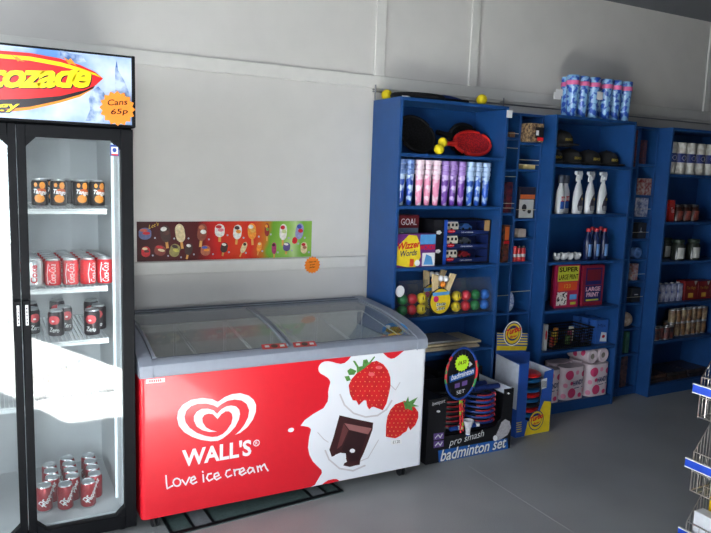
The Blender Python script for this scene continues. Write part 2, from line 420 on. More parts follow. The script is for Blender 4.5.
def wblob(b,u0,v0,ru,rv,e=.0004,n=10):
    vs=[]; fs=[]
    for i in range(n+1):
        t=-1+2*i/n; h=math.sqrt(max(0,1-t*t))*rv
        vs+=[wrap(CRAD,u0+t*ru,v0-h,e),wrap(CRAD,u0+t*ru,v0+h,e)]
    for i in range(n): fs.append((2*i,2*i+2,2*i+3,2*i+1))
    b.add(vs,fs); return b
def kind(name,cat,b): return Kind(mesh(name,b,None,cat=cat,local=True,loc=(0,0,0)))
M_cred=mat('can_red',(214,28,38),.3,metal=.25,var=.05); M_cdark=mat('can_black',(38,28,26),.3,metal=.25); M_csil=mat('can_silver',(205,206,208),.3,metal=.5)
M_cmar=mat('can_maroon',(158,26,38),.3,metal=.3); M_lit=mat('can_print_white',(244,244,244),.4,var=.01); M_cor=mat('can_orange',(244,150,44),.35)
# black can with orange splash
b=can_base(M_cdark); b.mat(M_cor); wblob(b,0,.034,.021,.017); wblob(b,.012,.088,.012,.014); wblob(b,-.014,.09,.007,.009); b.mat(mat('can_deep_orange',(200,84,24),.35)); wblob(b,.008,.064,.022,.012,.0003)
b.mat(M_lit); wtext(b,'Tango',-.026,.05,.054,.024,-.12,.2,.03)
k_tango=kind('drink_can','can',b)
b=can_base(M_cred); b.mat(M_lit); wtext(b,'Coca-Cola',.009,.014,.08,.026,pi/2,.25,.0); b.strokes([[(-.022,.012),(-.026,.05),(-.02,.095)]],lambda u,v:wrap(CRAD,u,v,.0008),.003)
k_coke=kind('drink_can','can',b)
b=can_base(M_csil); b.mat(mat('can_print_red',(190,24,36),.4)); wtext(b,'Coke',.012,.018,.075,.026,pi/2,0,.03); b.mat(mat('can_print_dark',(50,50,54),.4)); wtext(b,'diet',-.02,.06,.03,.009,pi/2)
k_diet=kind('drink_can','can',b)
b=can_base(M_cmar); b.mat(M_lit); wtext(b,'Dr',-.018,.026,.034,.024,1.05,.1,.03); wtext(b,'Pepper',.001,.02,.082,.027,1.05,.1,.02); k_drp=kind('drink_can','can',b)
b=can_base(mat('can_charcoal',(44,34,38),.3,metal=.25)); b.mat(mat('can_blush',(206,62,70),.35)); wblob(b,0,.074,.024,.019); b.mat(M_lit); wtext(b,'Zero',-.02,.024,.04,.02,-.1,.1,.01); wblob(b,-.003,.07,.006,.004,.0008)
k_zero=kind('drink_can','can',b)
G='drink cans in the fridge'
# shelf 1
z=SHZ[0]
for i,(px,py,dy,nm) in enumerate(((40,203.5,.0,'leftmost can on the top shelf'),(58.5,203.2,0,'second can from the left on the top shelf'),(80.8,203,0,'third can from the left on the top shelf'),(97,202.5,0,'rightmost can on the top shelf'))):
    p=on(px,py,z) if False else at(px,py,3.16); k_tango.put((p.x,p.y,z),'black drink can with orange splash, '+nm,rz=[-.1,.05,.1,.2][i],group=G)
p=at(72.5,201.5,3.30); k_tango.put((p.x,p.y,z),'black drink can with orange splash, turned sideways and set back on the top shelf',rz=1.4,group=G)
p=at(46,201.5,3.36); k_tango.put((p.x,p.y,z),'black drink can with orange splash, half hidden behind the leftmost front can',rz=.9,group=G)
# shelf 2 : five columns, five deep
z=SHZ[1]; xs=[.166,.234,.302,.370,.438]
for c in range(5):
    for r in range(5):
        k=k_diet if c==0 else k_coke
        k.put((xs[c]-.003*r,3.085+r*.0685,z),('silver diet cola can' if c==0 else 'red cola can')+' on the second shelf, %s, %s column'%(ROW[r],ORD[c]),rz=(-.15,0,.1,.75,.1)[c] if r==0 else random.uniform(-1,1),group=G)
# shelf 3
z=SHZ[2]
for i,(x,y,nm) in enumerate(((.155,3.20,'at the far left'),(.245,3.13,'second from left at the front'),(.285,3.21,'left of the middle gap'),(.27,3.38,'standing behind the middle pair'),(.385,3.10,'at the front right'),(.425,3.2,'second in the right column'),(.41,3.32,'third in the right column'),(.155,3.34,'behind the one at the far left'))):
    k_zero.put((x,y,z),'black can with red patch on the third shelf, '+nm,rz=random.uniform(-.4,.4),group=G)
# shelf 4
z=SHZ[3]
for x,y,nm in ((.18,3.14,'on the left'),(.26,3.2,'in the middle'),(.34,3.3,'at the back')):
    k_tango.put((x,y,z),'black and orange can behind the bright reflection, '+nm+' of the fourth shelf',rz=.3,group=G)
# floor of the fridge
z=.1
pos=[(on(46,514,z),0,0),(on(66,512.5,z),1,0),(on(89.5,509.5,z),2,0)]
i=0
for c,(px,py) in enumerate(((45.5,513),(66.5,511.5),(89.5,508.5))):
    p=on(px,py,z); 
    for r in range(5 if c else 4):
        k_drp.put((p.x+(.036 if r else 0),p.y+.034+r*.072,z),'dark red can on the fridge floor, %s, %s column'%(ROW[r],ORD[c]),rz=.25 if r==0 else random.uniform(-.8,.8),group=G)
# ================================================================ CHEST FREEZER
FZX0,FZX1,FZY0,FZY1=.547,1.992,2.89,3.63
M_fred=mat('freezer_red',(218,26,42),.35,var=.02,coat=.3)
M_fwhite=mat('freezer_cream',(236,238,243),.4,var=.015,scale=9)
M_grey=mat('freezer_grey',(140,146,158),.45,var=.04)
M_grey2=mat('freezer_dark_grey',(96,101,110),.45)
M_lin=mat('freezer_liner',(206,210,208),.55,var=.03)
fz=thing('chest_freezer','red and white ice cream chest freezer with curved glass lids and a white heart','freezer',(1.26,3.26,0))
def rrect(x0,y0,x1,y1,r,n=6):
    o=[]
    for cx,cy,a in ((x1-r,y0+r,-pi/2),(x1-r,y1-r,0),(x0+r,y1-r,pi/2),(x0+r,y0+r,pi)):
        for i in range(n+1): t=a+pi/2*i/n; o.append((cx+r*math.cos(t),cy+r*math.sin(t)))
    return o
ol=rrect(FZX0,FZY0,FZX1,FZY1,.02)
b=B(M_fred); n=len(ol); z0,z1=.07,.706
b.add([(x,y,z) for z in (z0,z1) for x,y in ol],[])
for i in range(n):
    k=(i+1)%n; b.k=0; x=(ol[i][0]+ol[k][0])/2
    if x>1.9 and abs(ol[i][0]-ol[k][0])<.1: b.mat(M_fwhite)
    else: b.mat(M_fred)
    b.f.append((i,k,n+k,n+i)); b.mi.append(b.k)
b.mat(M_grey2); b.f.append(tuple(range(n-1,-1,-1))); b.mi.append(b.k)
mesh('body',b,fz)
# open inner liner
b=B(M_lin); lx0,lx1,ly0,ly1,lz=.60,1.925,2.95,3.54,.22
b.box(lx0,ly0,lz-.02,lx1,ly1,lz); b.box(lx0-.02,ly0-.02,lz,lx0,ly1+.02,.70).box(lx1,ly0-.02,lz,lx1+.02,ly1+.02,.70).box(lx0,ly0-.02,lz,lx1,ly0,.70).box(lx0,ly1,lz,lx1,ly1+.02,.78)
mesh('inner_tub',b,fz)
# grey rim: front band, curved cheeks, back bar
prof=[(2.884,.705),(2.879,.728),(2.886,.757),(2.905,.772),(2.98,.797),(3.07,.816),(3.16,.831),(3.28,.842),(3.41,.849),(3.52,.853),(3.615,.853),(3.632,.84),(3.632,.705)]
def cheek(x0,x1):
    b=B(M_grey); b.prism(prof,lambda u,v,d:(d,u,v),x0,x1); return b
mesh('rim_cheek',cheek(FZX0-.004,.598),fz,bev=.008)
rc=mesh('rim_cheek',cheek(1.927,FZX1-.004),fz,bev=.008)
b=B(M_grey); b.prism([(2.884,.705),(2.879,.728),(2.886,.757),(2.905,.772),(2.93,.776),(2.95,.77),(2.95,.705)],lambda u,v,d:(d,u,v),.5985,1.9265)
mesh('rim_front',b,fz,bev=.004)
b=B(M_grey); b.prism([(3.50,.846),(3.615,.852),(3.632,.84),(3.632,.705),(3.565,.705),(3.565,.82),(3.50,.82)],lambda u,v,d:(d,u,v),.5985,1.9265)
b.mat(M_grey2).box(.5985,3.535,.8485,1.9265,3.542,.8535).box(.5985,3.58,.8505,1.9265,3.587,.8555)
mesh('rim_back',b,fz)
# curved glass lids
gprof=[(2.93,.777),(2.98,.790),(3.07,.810),(3.16,.825),(3.28,.837),(3.41,.844),(3.50,.848)]
M_lid=glass('lid_glass',(.95,.965,.96),.05,.02)
def lid(x0,x1,dz):
    nn=len(gprof); up=[(y,z+dz) for y,z in gprof]; dn=[(y,z+dz-.005) for y,z in reversed(gprof)]
    g=mesh('glass_lid',B(M_lid).prism(up+dn,lambda u,v,d:(d,u,v),x0,x1),fz)
    for xa,xb in ((x0-.009,x0+.005),(x1-.005,x1+.009)):
        mesh('lid_frame',B(M_grey).prism([(y,z+.003) for y,z in up]+[(y,z-.006) for y,z in dn],lambda u,v,d:(d,u,v),xa,xb),g)
    return g
g1=lid(.612,1.222,.004); g2=lid(1.252,1.912,-.003)
def lidpt(px,py):   # onto the front slope of the lids
    p=at(px,py,3.0)
    for _ in range(12):
        y=p.y; zz=gprof[-1][1]
        for (ya,za),(yb,zb) in zip(gprof[:-1],gprof[1:]):
            if ya<=y<=yb: zz=za+(zb-za)*(y-ya)/(yb-ya)
        p=on(px,py,zz+.006)
    return p
def lsticker(par,px0,px1,y0,y1):
    b=B(mat('print_red',(214,24,36),.45)); q=[lidpt(*t) for t in ((px0+1.5,y1),(px1,y1-1.6),(px1-2.5,y0-1.6),(px0,y0))]
    b.add(q,[(0,1,2,3)]); b.mat(M_white)
    for a,c in ((.12,.3),(.72,.9)):
        m=lambda s,t:q[0]+(q[1]-q[0])*s+(q[3]-q[0])*t+Vector((0,0,.001))
        b.add([m(a,.3),m(c,.3),m(c,.7),m(a,.7)],[(0,1,2,3)])
    b.mat(mat('print_brown',(74,36,26),.5)); m=lambda s,t:q[0]+(q[1]-q[0])*s+(q[3]-q[0])*t+Vector((0,0,.0012))
    b.poly([m(s,t) for s,t in circ(.5,.5,.14,.36,10)])
    mesh('lid_sticker',b,par,label='red sticker on the front of the glass lid')
lsticker(g1,261,288,344.5,349.5); lsticker(g2,292.5,317,342.5,347.5)
# wire baskets
M_bw=mat('basket_wire',(226,230,230),.4)
bx=[.60,.825,1.09,1.355,1.62,1.92]
for i in range(5):
    b=B(M_bw); x0,x1,y0,y1,za,zb=bx[i]+.006,bx[i+1]-.006,2.98,3.46,.575,.765
    zf=.735
    b.tube([(x0,y0,zf),(x1,y0,zf),(x1,y1,zb+.03),(x0,y1,zb+.03)],.003,6,True)
    b.tube([(x0,y0,za),(x1,y0,za),(x1,y1,za),(x0,y1,za)],.0025,6,True)
    for x in (x0,x1):
        b.tube([(x,y1,za),(x,y1,zb+.03)],.003,6); b.tube([(x,y0,za),(x,y0,zf)],.0025,6)
    for k in range(1,9):
        t=k/9; x=x0+(x1-x0)*t; b.tube([(x,y0,zf),(x,y0,za),(x,y1,za)],.0012,4)
    for k in range(1,6):
        y=y0+(y1-y0)*k/6; b.tube([(x0,y,za),(x1,y,za)],.0012,4)
    mesh('wire_basket',b,fz)
# ice cream sticker on the inside of the right cheek
def ck(px,py,k=0): p=atx(px,py,1.9262-.0006*k); return p
b=B(mat('sticker_sky',(60,130,190),.5)); b.poly([ck(395+dx,330+dy,0) for dx,dy in circ(0,0,13,7.5,20)])
b.mat(mat('print_brown')).poly([ck(394+dx,330+dy,1) for dx,dy in circ(0,0,8.5,3.6,14)]); b.mat(mat('print_yellow',(236,196,70),.5)).poly([ck(395+dx,335+dy,2) for dx,dy in circ(0,0,7,1.8,14)])
b.mat(M_white).poly([ck(388+dx,326.5+dy,2) for dx,dy in circ(0,0,2.5,1.5,10)])
mesh('ice_cream_sticker',b,rc,label='round blue sticker with a brown ice cream')
# castors
for x,y in ((.615,2.955),(1.905,2.955),(.615,3.56),(1.905,3.56)):
    b=B(M_dark); b.box(x-.02,y-.02,.058,x+.02,y+.02,.0695).lathe([(.005,.03),(.005,.06)],(x,y,0),8)
    for dx in (-.016,.006): b.lathe([(.006,dx),(.024,dx),(.027,dx+.002),(.027,dx+.008),(.024,dx+.01),(.006,dx+.01)],(x,y,.0272),16,axis='x')
    mesh('castor',b,fz)
# printed front, traced onto the front face
def fp(px,py,k=1): 
    p=at(px,py,FZY0-.0007*k); p.z=min(max(p.z,.0705),.7055); p.x=min(p.x,1.9715); return p
PR={}
def c3(x,y): return (280+x/6.66,345+y/6.66)
def c4(x,y): return (340+x/6.667,345+y/6.667)
def c5(x,y): return (290+x/6.667,410+y/6.667)
def c8(x,y): return (330+x/3.14,330+y/3.14)
hz=lambda x,y:(170+x/7.11,385+y/7.11)
heart=[(340,120),(300,101),(230,92),(150,105),(90,140),(58,185),(50,235),(62,290),(100,335),(160,370),(220,390),(290,400),(340,397),(375,380),(425,340),(465,295),(490,245),(498,205),(492,175),(470,152),(435,146),(400,152),(365,172),(335,205),(310,180),(270,168),(225,170),(190,190),(170,220),(170,255),(190,295),(230,322),(280,334),(335,332),(290,320),(255,300),(232,265),(230,235),(245,212),(275,203),(305,208),(338,242),(365,208),(395,187),(420,187),(440,205),(445,235),(435,275),(405,320),(375,348),(340,365),(300,370),(250,362),(190,340),(140,305),(110,265),(103,225),(115,185),(150,150),(200,133),(260,132),(310,145),(337,160),(365,137),(410,112),(460,103),(510,110),(545,135),(563,180),(555,230),(530,280),(500,320),(462,355),(500,340),(550,300),(590,245),(610,190),(612,140),(595,105),(560,75),(500,58),(440,65),(390,85)]
mesh('heart_emblem',B(M_white).poly([fp(*hz(*q)) for q in heart]),fz,smooth=False,label='white double heart emblem')
b=B(M_white); o=fp(182,467.2); e=fp(251.3,455.6); t=fp(183.5,449.6)
wz=o.z
b.text("WALL'S",(o.x,o.y,wz),(e.x-o.x,0,0),(0,0,t.z-wz),0,.03)
r0=fp(256.5,443); b.poly([(r0.x+u,r0.y,r0.z+v) for u,v in circ(0,0,.016,n=16)]); b.mat(M_fred).poly([(r0.x+u,r0.y-.0006,r0.z+v) for u,v in circ(0,0,.012,n=16)]); b.mat(M_white).text('R',(r0.x-.006,r0.y-.0012,r0.z-.008),(.012,0,0),(0,0,.016))
mesh('brand_lettering',b,fz,smooth=False,label='white capital lettering under the heart')
cr=[[(65,240),(68,285),(72,318),(105,300)],
    [(130+22*math.cos(a),280+23*math.sin(a)) for a in [2*pi*i/12 for i in range(13)]],
    [(160,265),(182,295),(205,250)],[(212,275),(240,258),(232,245),(215,255),(210,280),(225,290),(247,278)],
    [(285,235),(288,278)],[(282,215),(284,221)],[(335,228),(315,232),(306,255),(320,272),(342,260)],
    [(350,252),(380,238),(372,222),(352,232),(350,255),(365,265),(390,250)],
    [(445,205),(425,212),(418,235),(430,250),(455,238)],[(468,205),(474,240)],[(470,220),(480,206),(498,203)],
    [(500,225),(530,208),(522,195),(503,203),(500,228),(515,238),(540,222)],
    [(580,195),(560,193),(548,212),(558,228),(578,212),(580,195),(590,222)],
    [(605,185),(612,218)],[(608,195),(622,182),(632,210)],[(630,190),(648,172),(658,195),(670,212)]]
b=B(M_white).strokes(cr,lambda x,y:fp(155+x/5.925,435+y/5.925),9)
mesh('slogan_lettering',b,fz,smooth=False,label='white handwritten slogan lettering')
spl=[c3(475,68),c3(455,100),c3(430,120),c3(405,126),c3(380,122),c3(350,113),c3(320,108),c3(295,110),c3(275,120),c3(260,138),c3(255,155),c3(258,175),c3(270,190),c3(295,203),c3(320,220),c3(332,238),c3(335,250),c3(325,285),c3(320,310),c3(322,345),c3(318,375),c3(290,420),c3(220,460),c3(165,500),c5(70,105),c5(95,108),c5(120,112),c5(133,120),c5(140,132),c5(128,180),c5(120,250),c5(130,300),c5(150,340),c5(180,372),c5(210,400),c5(213,420),c5(200,440),c5(183,470),c5(165,500),c5(140,518)]
pts=[fp(*q) for q in spl]; y0=pts[0].y
pts[-1].z=.0705; pts[0].z=.7055
pts+= [Vector((1.9715,y0,.0705)),Vector((1.9715,y0,.7055))]
b=B(M_fwhite).poly(pts)
q=fp(291,430); b.poly([(q.x+u,y0,q.z+v) for u,v in circ(0,0,.016,.011,12)])
M_shd=mat('print_cream_shadow',(206,200,203),.45,var=.05)
for ln,w in (([c4(0,330),c4(30,400),c4(90,455),c4(170,480),c4(250,470),c4(310,430),c4(345,370)],1.6),([c5(235,270),c5(260,330),c5(330,390),c5(420,405),c5(500,370)],1.6),([c4(340,270),c4(370,300),c4(400,250)],.8),([c5(185,150),c5(225,195),c5(255,215)],.8),([c5(470,340),c5(520,320),c5(590,200)],.8)):
    b.mat(M_shd).strokes([ln],lambda x,y:fp(x,y,2),w)
b.mat(M_fred)
b.poly([fp(*c4(*q),2) for q in ((286,46),(300,66),(318,82),(340,92),(362,88),(385,72),(428,34))])
b.poly([fp(*c5(*q),2) for q in ((212,505),(228,485),(255,468),(290,460),(310,460),(328,470),(322,480))])
mesh('cream_splash',b,fz,smooth=False,label='white splash printed over the red front')
M_sb=mat('print_strawberry',(205,26,34),.45,var=.14,scale=24); M_sl=mat('print_leaf',(84,140,66),.5,var=.3,scale=60); M_sd=mat('print_seed',(240,190,120),.5)
def inside(p,poly):
    x,y=p; c=False
    for (a,b_),(d,e_) in zip(poly,poly[1:]+poly[:1]):
        if (b_>y)!=(e_>y) and x<(d-a)*(y-b_)/(e_-b_)+a: c=not c
    return c
def berry(out,leaves,n,lab,hl):
    b=B(M_sb).poly([fp(*q,3) for q in out]); b.mat(M_sl)
    for l in leaves: b.poly([fp(*q,4) for q in l])
    b.mat(M_sd); k=0
    xs=[q[0] for q in out]; ys=[q[1] for q in out]
    st=(max(xs)-min(xs))/n
    for i in range(n):
        for j in range(n+1):
            q=(min(xs)+st*(i+.5+.5*(j%2)),min(ys)+st*(j+.5))
            if inside(q,out) and all(not inside(q,l) for l in leaves):
                b.poly([fp(q[0]+u,q[1]+v,4) for u,v in circ(0,0,.42,.62,6)])
    b.mat(mat('print_pink',(232,110,116),.4))
    for q in hl: b.poly([fp(*q2,3.5) for q2 in q])
    mesh('printed_strawberry',b,fz,smooth=False,label=lab)
s1=[c4(*q) for q in ((75,230),(110,190),(160,150),(205,115),(245,105),(290,130),(320,170),(335,215),(337,270),(325,330),(310,390),(285,435),(245,420),(225,412),(210,414),(195,430),(180,405),(175,370),(160,368),(145,382),(125,402),(110,372),(85,368),(65,325),(58,270))]
l1=[[c4(*q) for q in l] for l in (((30,210),(60,205),(72,235),(45,242)),((48,172),(70,155),(110,172),(95,198),(60,200)),((85,105),(100,105),(125,145),(150,140),(155,100),(180,95),(192,118),(228,75),(235,80),(205,120),(160,158),(112,188),(112,150)))]
berry(s1,l1,9,'large printed strawberry with green leaves',[[c4(190+x,195+y) for x,y in circ(20,0,22,14,10)],[c4(260+x,150+y) for x,y in circ(0,0,24,12,10)]])
s2=[c8(*q) for q in ((180,272),(190,250),(204,234),(235,222),(262,236),(277,258),(277,275),(268,298),(252,315),(246,302),(240,318),(228,325),(222,332),(205,340),(190,338),(175,335),(176,300))]
l2=[[c4(*q) for q in ((420,370),(435,385),(455,342),(460,378),(518,348),(488,395),(527,408),(480,412),(486,442),(450,425),(435,432),(428,400))]]
berry(s2,l2,8,'small printed strawberry on the right',[])
b=B(mat('print_chocolate',(58,24,26),.4,var=.1)); 
b.poly([fp(*c5(*q),3) for q in ((330,35),(445,62),(555,85),(550,130),(520,215),(490,290),(468,335),(465,365),(435,370),(400,380),(355,370),(362,355),(380,345),(372,322),(368,295),(340,287),(310,300),(278,312),(262,265),(290,180))])
b.mat(mat('print_choc_light',(150,98,96),.4)).poly([fp(*c5(*q),4) for q in ((362,88),(545,122),(520,162),(395,132))])
b.mat(mat('print_choc_mid',(104,56,56),.4)).poly([fp(*c5(*q),4) for q in ((358,92),(390,135),(345,235),(312,262))])
b.mat(mat('print_choc_dark',(40,14,18),.4)).poly([fp(*c5(*q),4) for q in ((398,138),(512,164),(455,335),(400,345),(378,300),(345,262))])
b.mat(M_fwhite).poly([fp(*c5(416+u,272+v),5) for u,v in circ(0,0,18,14,12,)])
b.mat(M_fwhite).poly([fp(*c5(*q),5) for q in ((300,300),(335,285),(372,290),(374,320),(345,355),(350,338),(330,345),(290,325))])
mesh('printed_chocolate',b,fz,smooth=False,label='printed dark chocolate square')
# price sticker on the cream, maker's badge
b=B(M_white); q=[fp(*c8(*t),5) for t in ((193,361),(226,357),(224,341),(191,345))]; b.add(q,[(0,1,2,3)]); b.mat(M_ink); q2=[fp(*c8(*t),6) for t in ((198,357),(220,354),(219,345),(197,348))]
b.text('£1.20',q2[0],q2[1]-q2[0],q2[3]-q2[0])
mesh('price_sticker',b,fz,smooth=False)
b=B(M_white); q=[fp(*t,1) for t in ((146,383.6),(165,382),(165,378),(146,379.6))]; b.add(q,[(0,1,2,3)]); b.mat(mat('print_red')); q=[fp(*t,2) for t in ((149,382.6),(162,381.4),(162,379),(149,380.2))]
for k in range(6): b.add([q[0]+(q[1]-q[0])*((k+.1)/6),q[0]+(q[1]-q[0])*((k+.75)/6),q[3]+(q[2]-q[3])*((k+.75)/6),q[3]+(q[2]-q[3])*((k+.1)/6)],[(0,1,2,3)])
mesh('maker_badge',b,fz,smooth=False)

# mat on the floor under the freezer
b=B(mat('mat_green',(74,92,90),.8,var=.15,scale=80)); mz=.004
A,Bq,Cq,Dq=Vector((.66,2.831,0)),Vector((1.535,2.902,0)),Vector((1.50,3.36,0)),Vector((.645,3.29,0))
mp=lambda s,t,z:A*(1-s)*(1-t)+Bq*s*(1-t)+Cq*s*t+Dq*(1-s)*t+Vector((0,0,z))
def slab(b,s0,s1,t0,t1,z0,z1):
    return b.add([mp(s0,t0,z0),mp(s1,t0,z0),mp(s1,t1,z0),mp(s0,t1,z0),mp(s0,t0,z1),mp(s1,t0,z1),mp(s1,t1,z1),mp(s0,t1,z1)],[(3,2,1,0),(4,5,6,7),(0,1,5,4),(1,2,6,5),(2,3,7,6),(3,0,4,7)])
slab(b,0,1,0,1,.0003,mz); b.mat(M_dark); slab(b,0,1,0,.05,mz,mz+.003); slab(b,0,1,.95,1,mz,mz+.003)
for s in (0,.115,.22,.80,.895,.985): slab(b,s,s+.015,.05,.95,mz,mz+.003)
b.mat(mat('mat_grey',(120,124,128),.8,scale=80)); slab(b,.13,.22,.05,.95,mz,mz+.0015); slab(b,.815,.895,.05,.95,mz,mz+.0015)
mesh('floor_mat',b,None,'grey-green floor mat with black edging under the red freezer','mat')

# ---------------------------------------------------------------- poster and star on the wall
def poster_mat():
    m=bpy.data.materials.new('poster_print'); m.use_nodes=True; N,L=m.node_tree.nodes,m.node_tree.links; p=N['Principled BSDF']
    tc=N.new('ShaderNodeTexCoord'); sx=N.new('ShaderNodeSeparateXYZ'); L.new(tc.outputs['Generated'],sx.inputs[0])
    nz=N.new('ShaderNodeTexNoise'); nz.inputs['Scale'].default_value=7; L.new(tc.outputs['Object'],nz.inputs['Vector'])
    ad=N.new('ShaderNodeMath'); ad.operation='MULTIPLY_ADD'; L.new(nz.outputs['Fac'],ad.inputs[0]); ad.inputs[1].default_value=.12; 
    sb=N.new('ShaderNodeMath'); sb.operation='SUBTRACT'; L.new(sx.outputs['X'],sb.inputs[0]); sb.inputs[1].default_value=.06; L.new(sb.outputs[0],ad.inputs[2])
    r=N.new('ShaderNodeValToRGB'); e=r.color_ramp.elements
    e[0].position=0; e[0].color=(*lin((60,22,24)),1); e[1].position=.32; e[1].color=(*lin((84,22,24)),1)
    for po,c in ((.42,(206,36,32)),(.56,(224,70,36)),(.63,(216,44,34)),(.71,(196,120,40)),(.75,(110,164,50)),(.84,(150,196,90)),(.88,(190,216,150)),(.94,(120,176,64)),(1,(140,186,80))):
        x=e.new(po); x.color=(*lin(c),1)
    L.new(ad.outputs[0],r.inputs['Fac']); L.new(r.outputs['Color'],p.inputs['Base Color']); p.inputs['Roughness'].default_value=.5; p.inputs['Specular IOR Level'].default_value=.25
    return m
b=B(poster_mat()).box(.683,3.676,1.094,1.677,3.6798,1.303)
po_=mesh('ice_cream_poster',b,None,'long brown, red and green ice cream menu poster above the freezer','poster',smooth=False)
cA=lambda x,y:at(130+x/7.484,215+y/7.48,3.675)
cB=lambda x,y:at(215+x/6.771,215+y/6.767,3.675)
def lolly(cf,x,y,w,h,cols,ang=0,stick=True):
    b=B(M_white); ca,sa=math.cos(ang),math.sin(ang)
    def q(u,v,k): 
        p=cf(x+u*ca-v*sa,y+u*sa+v*ca); return (p.x,3.6755-.0006*k,p.z)
    if stick: b.mat(mat('print_stick',(222,160,80),.5)).add([q(-w*.13,h*.4,0),q(w*.13,h*.4,0),q(w*.13,h*.85,0),q(-w*.13,h*.85,0)],[(0,1,2,3)])
    for i,c in enumerate(cols):
        b.mat(mat('print_%d_%d_%d'%c,c,.5,var=.2,scale=70))
        if i==0: b.poly([q(w*.5*max(-.86,min(.86,math.cos(t)))*1.1,h*.5*math.sin(t),1) for t in [2*pi*k/16 for k in range(16)]])
        else: b.poly([q(w*(.1*(-1)**i)+w*.3*math.cos(t),-h*.28+h*.24*(i-1)+h*.13*math.sin(t),1+i) for t in [2*pi*k/10 for k in range(10)]])
    # pale price dot
    b.mat(mat('print_price_dot',(170,176,190),.5)).poly([q(w*.75+7*math.cos(t),h*.35+7*math.sin(t),1) for t in [2*pi*k/8 for k in range(8)]])
    mesh('printed_ice_cream',b,po_,smooth=False)
W_=(236,232,224); BR=(58,30,22); CRM=(226,205,160); RD=(206,30,40); OR=(236,150,50); GN=(110,160,60); PK=(226,130,150); BL=(60,80,160)
lolly(cA,112,140,100,90,[(96,104,150),(190,90,70),RD],0,False); lolly(cA,265,140,80,130,[BR,W_,(80,40,30)],-.15); lolly(cA,375,135,75,140,[CRM,(236,220,180)],-.15)
lolly(cA,540,130,75,130,[(140,70,50),(200,120,80),W_],.12); lolly(cA,118,275,70,80,[RD,CRM,(90,40,30)],0,False); lolly(cA,225,265,90,80,[(130,50,40),RD,CRM],.2,False)
lolly(cA,335,265,80,100,[(150,140,80),(60,40,30),(200,190,90)],.3,False); lolly(cA,440,255,60,90,[BR,W_],0.2); lolly(cA,565,265,75,80,[(190,110,80),BL,OR],0,False)
lolly(cB,32,105,70,90,[W_,RD,(230,140,150)],0); lolly(cB,152,115,60,100,[W_,BR,OR],.1); lolly(cB,250,110,60,110,[OR,W_,(236,180,90)],-.05)
lolly(cB,352,100,34,90,[(150,40,40),OR,(120,150,60)],0); lolly(cB,462,115,52,110,[W_,RD,(200,210,150)],0.05); lolly(cB,572,110,56,110,[(150,150,190),BL,RD],.15,False); lolly(cB,540,172,36,46,[RD],.2,False)
lolly(cB,62,220,50,70,[BR,W_],.2); lolly(cB,195,220,36,80,[CRM,BR],.4); lolly(cB,300,215,34,70,[OR,CRM],.2); lolly(cB,400,225,34,80,[(170,60,110),BR],0); lolly(cB,485,215,50,60,[(90,80,130),W_],0.1); lolly(cB,602,222,46,80,[CRM,RD,(180,110,80)],.05,False)
b=B(mat('print_gold',(226,190,60),.5)); p=cA(140,105); q=cA(215,78); r=cA(138,75)
b.text("Let's",(p.x,3.6748,p.z),((q.x-p.x),0,(q.z-p.z)),(0,0,r.z-p.z),.2); mesh('poster_lettering',b,po_,smooth=False)
c=at(312.3,265,3.66); price_star('price_star',(c.x,c.z),.052,3.661,(('Choc Ice',0,.25,.9,.16),('from',0,-.05,.6,.14),('50p',0,-.4,.7,.18)),None,label='orange star price tag stuck on the white wall rail',cat='price tag')
# ================================================================ SHELF UNITS
M_blue=mat('unit_blue',(22,70,128),.5,var=.06,scale=14,bump=.02)
def unit(name,label,x0,x1,yf,H,shelves,cat='shelf unit',t=.019,plinth=True,divx=None,left=None):
    u=thing(name,label,cat,((x0+x1)/2,(yf+3.655)/2,0))
    yb=3.652
    mesh('side_panel',B(M_blue).box(x0,yf,0,x0+t,yb,H),u,bev=.0015); mesh('side_panel',B(M_blue).box(x1-t,yf,0,x1,yb,H),u,bev=.0015)
    mesh('back_panel',B(M_blue).box(x0+t,yb-.006,.0,x1-t,yb,H),u)
    mesh('top_panel',B(M_blue).box(x0+t,yf,H-t,x1-t,yb-.006,H),u,bev=.0015)
    if plinth: mesh('plinth',B(M_blue).box(x0+t,yf+.006,0,x1-t,yf+.02,shelves[-1]-t-.001),u)
    xr=x1-t
    if divx is not None:
        mesh('divider',B(M_blue).box(divx,yf,0,divx+t,yb-.006,H-t),u,bev=.0015)
        for z in left: mesh('shelf',B(M_blue).box(x0+t,yf+.004,z-t,divx,yb-.006,z),u)
        xl=divx+t
    else: xl=x0+t
    for z in shelves: mesh('shelf',B(M_blue).box(xl,yf+.003,z-t,xr,yb-.006,z),u,bev=.0015)
    return u
U1=[1.712,1.415,1.056,.757,.53,.10]; U2=[1.692,1.368,1.052,.727,.443,.075]; U3=[1.658,1.312,1.02,.705,.423,.085]
u1=unit('shelf_unit','tall blue shelf unit nearest the freezer, holding paddles and tumblers',2.046,2.819,YF,2.02,U1)
u2=unit('shelf_unit','tall blue shelf unit in the middle, holding spray bottles and toilet rolls',3.204,3.941,YF,2.0,U2)
u3=unit('shelf_unit','tall blue shelf unit at the right edge, holding tins and kitchen rolls',4.311,5.08,YF,1.985,U3)
NAR=[1.821,1.651,1.333,1.206,1.049,.71,.45,.1]; NAL=[1.847,1.65,1.368,1.045,.712,.45,.1]
NBR=[1.723,1.5,1.342,1.182,1.035,.873,.707,.514,.319,.06]; NBL=[1.7,1.342,1.035,.707,.319,.06]
n1=unit('narrow_shelf_unit','narrow blue divided shelf unit between the first two tall units',2.822,3.201,YN,2.0,NAR,divx=3.0,left=NAL,t=.016)
n2=unit('narrow_shelf_unit','narrow blue divided shelf unit between the middle and right tall units',3.944,4.308,YN,1.985,NBR,divx=4.105,left=NBL,t=.016)
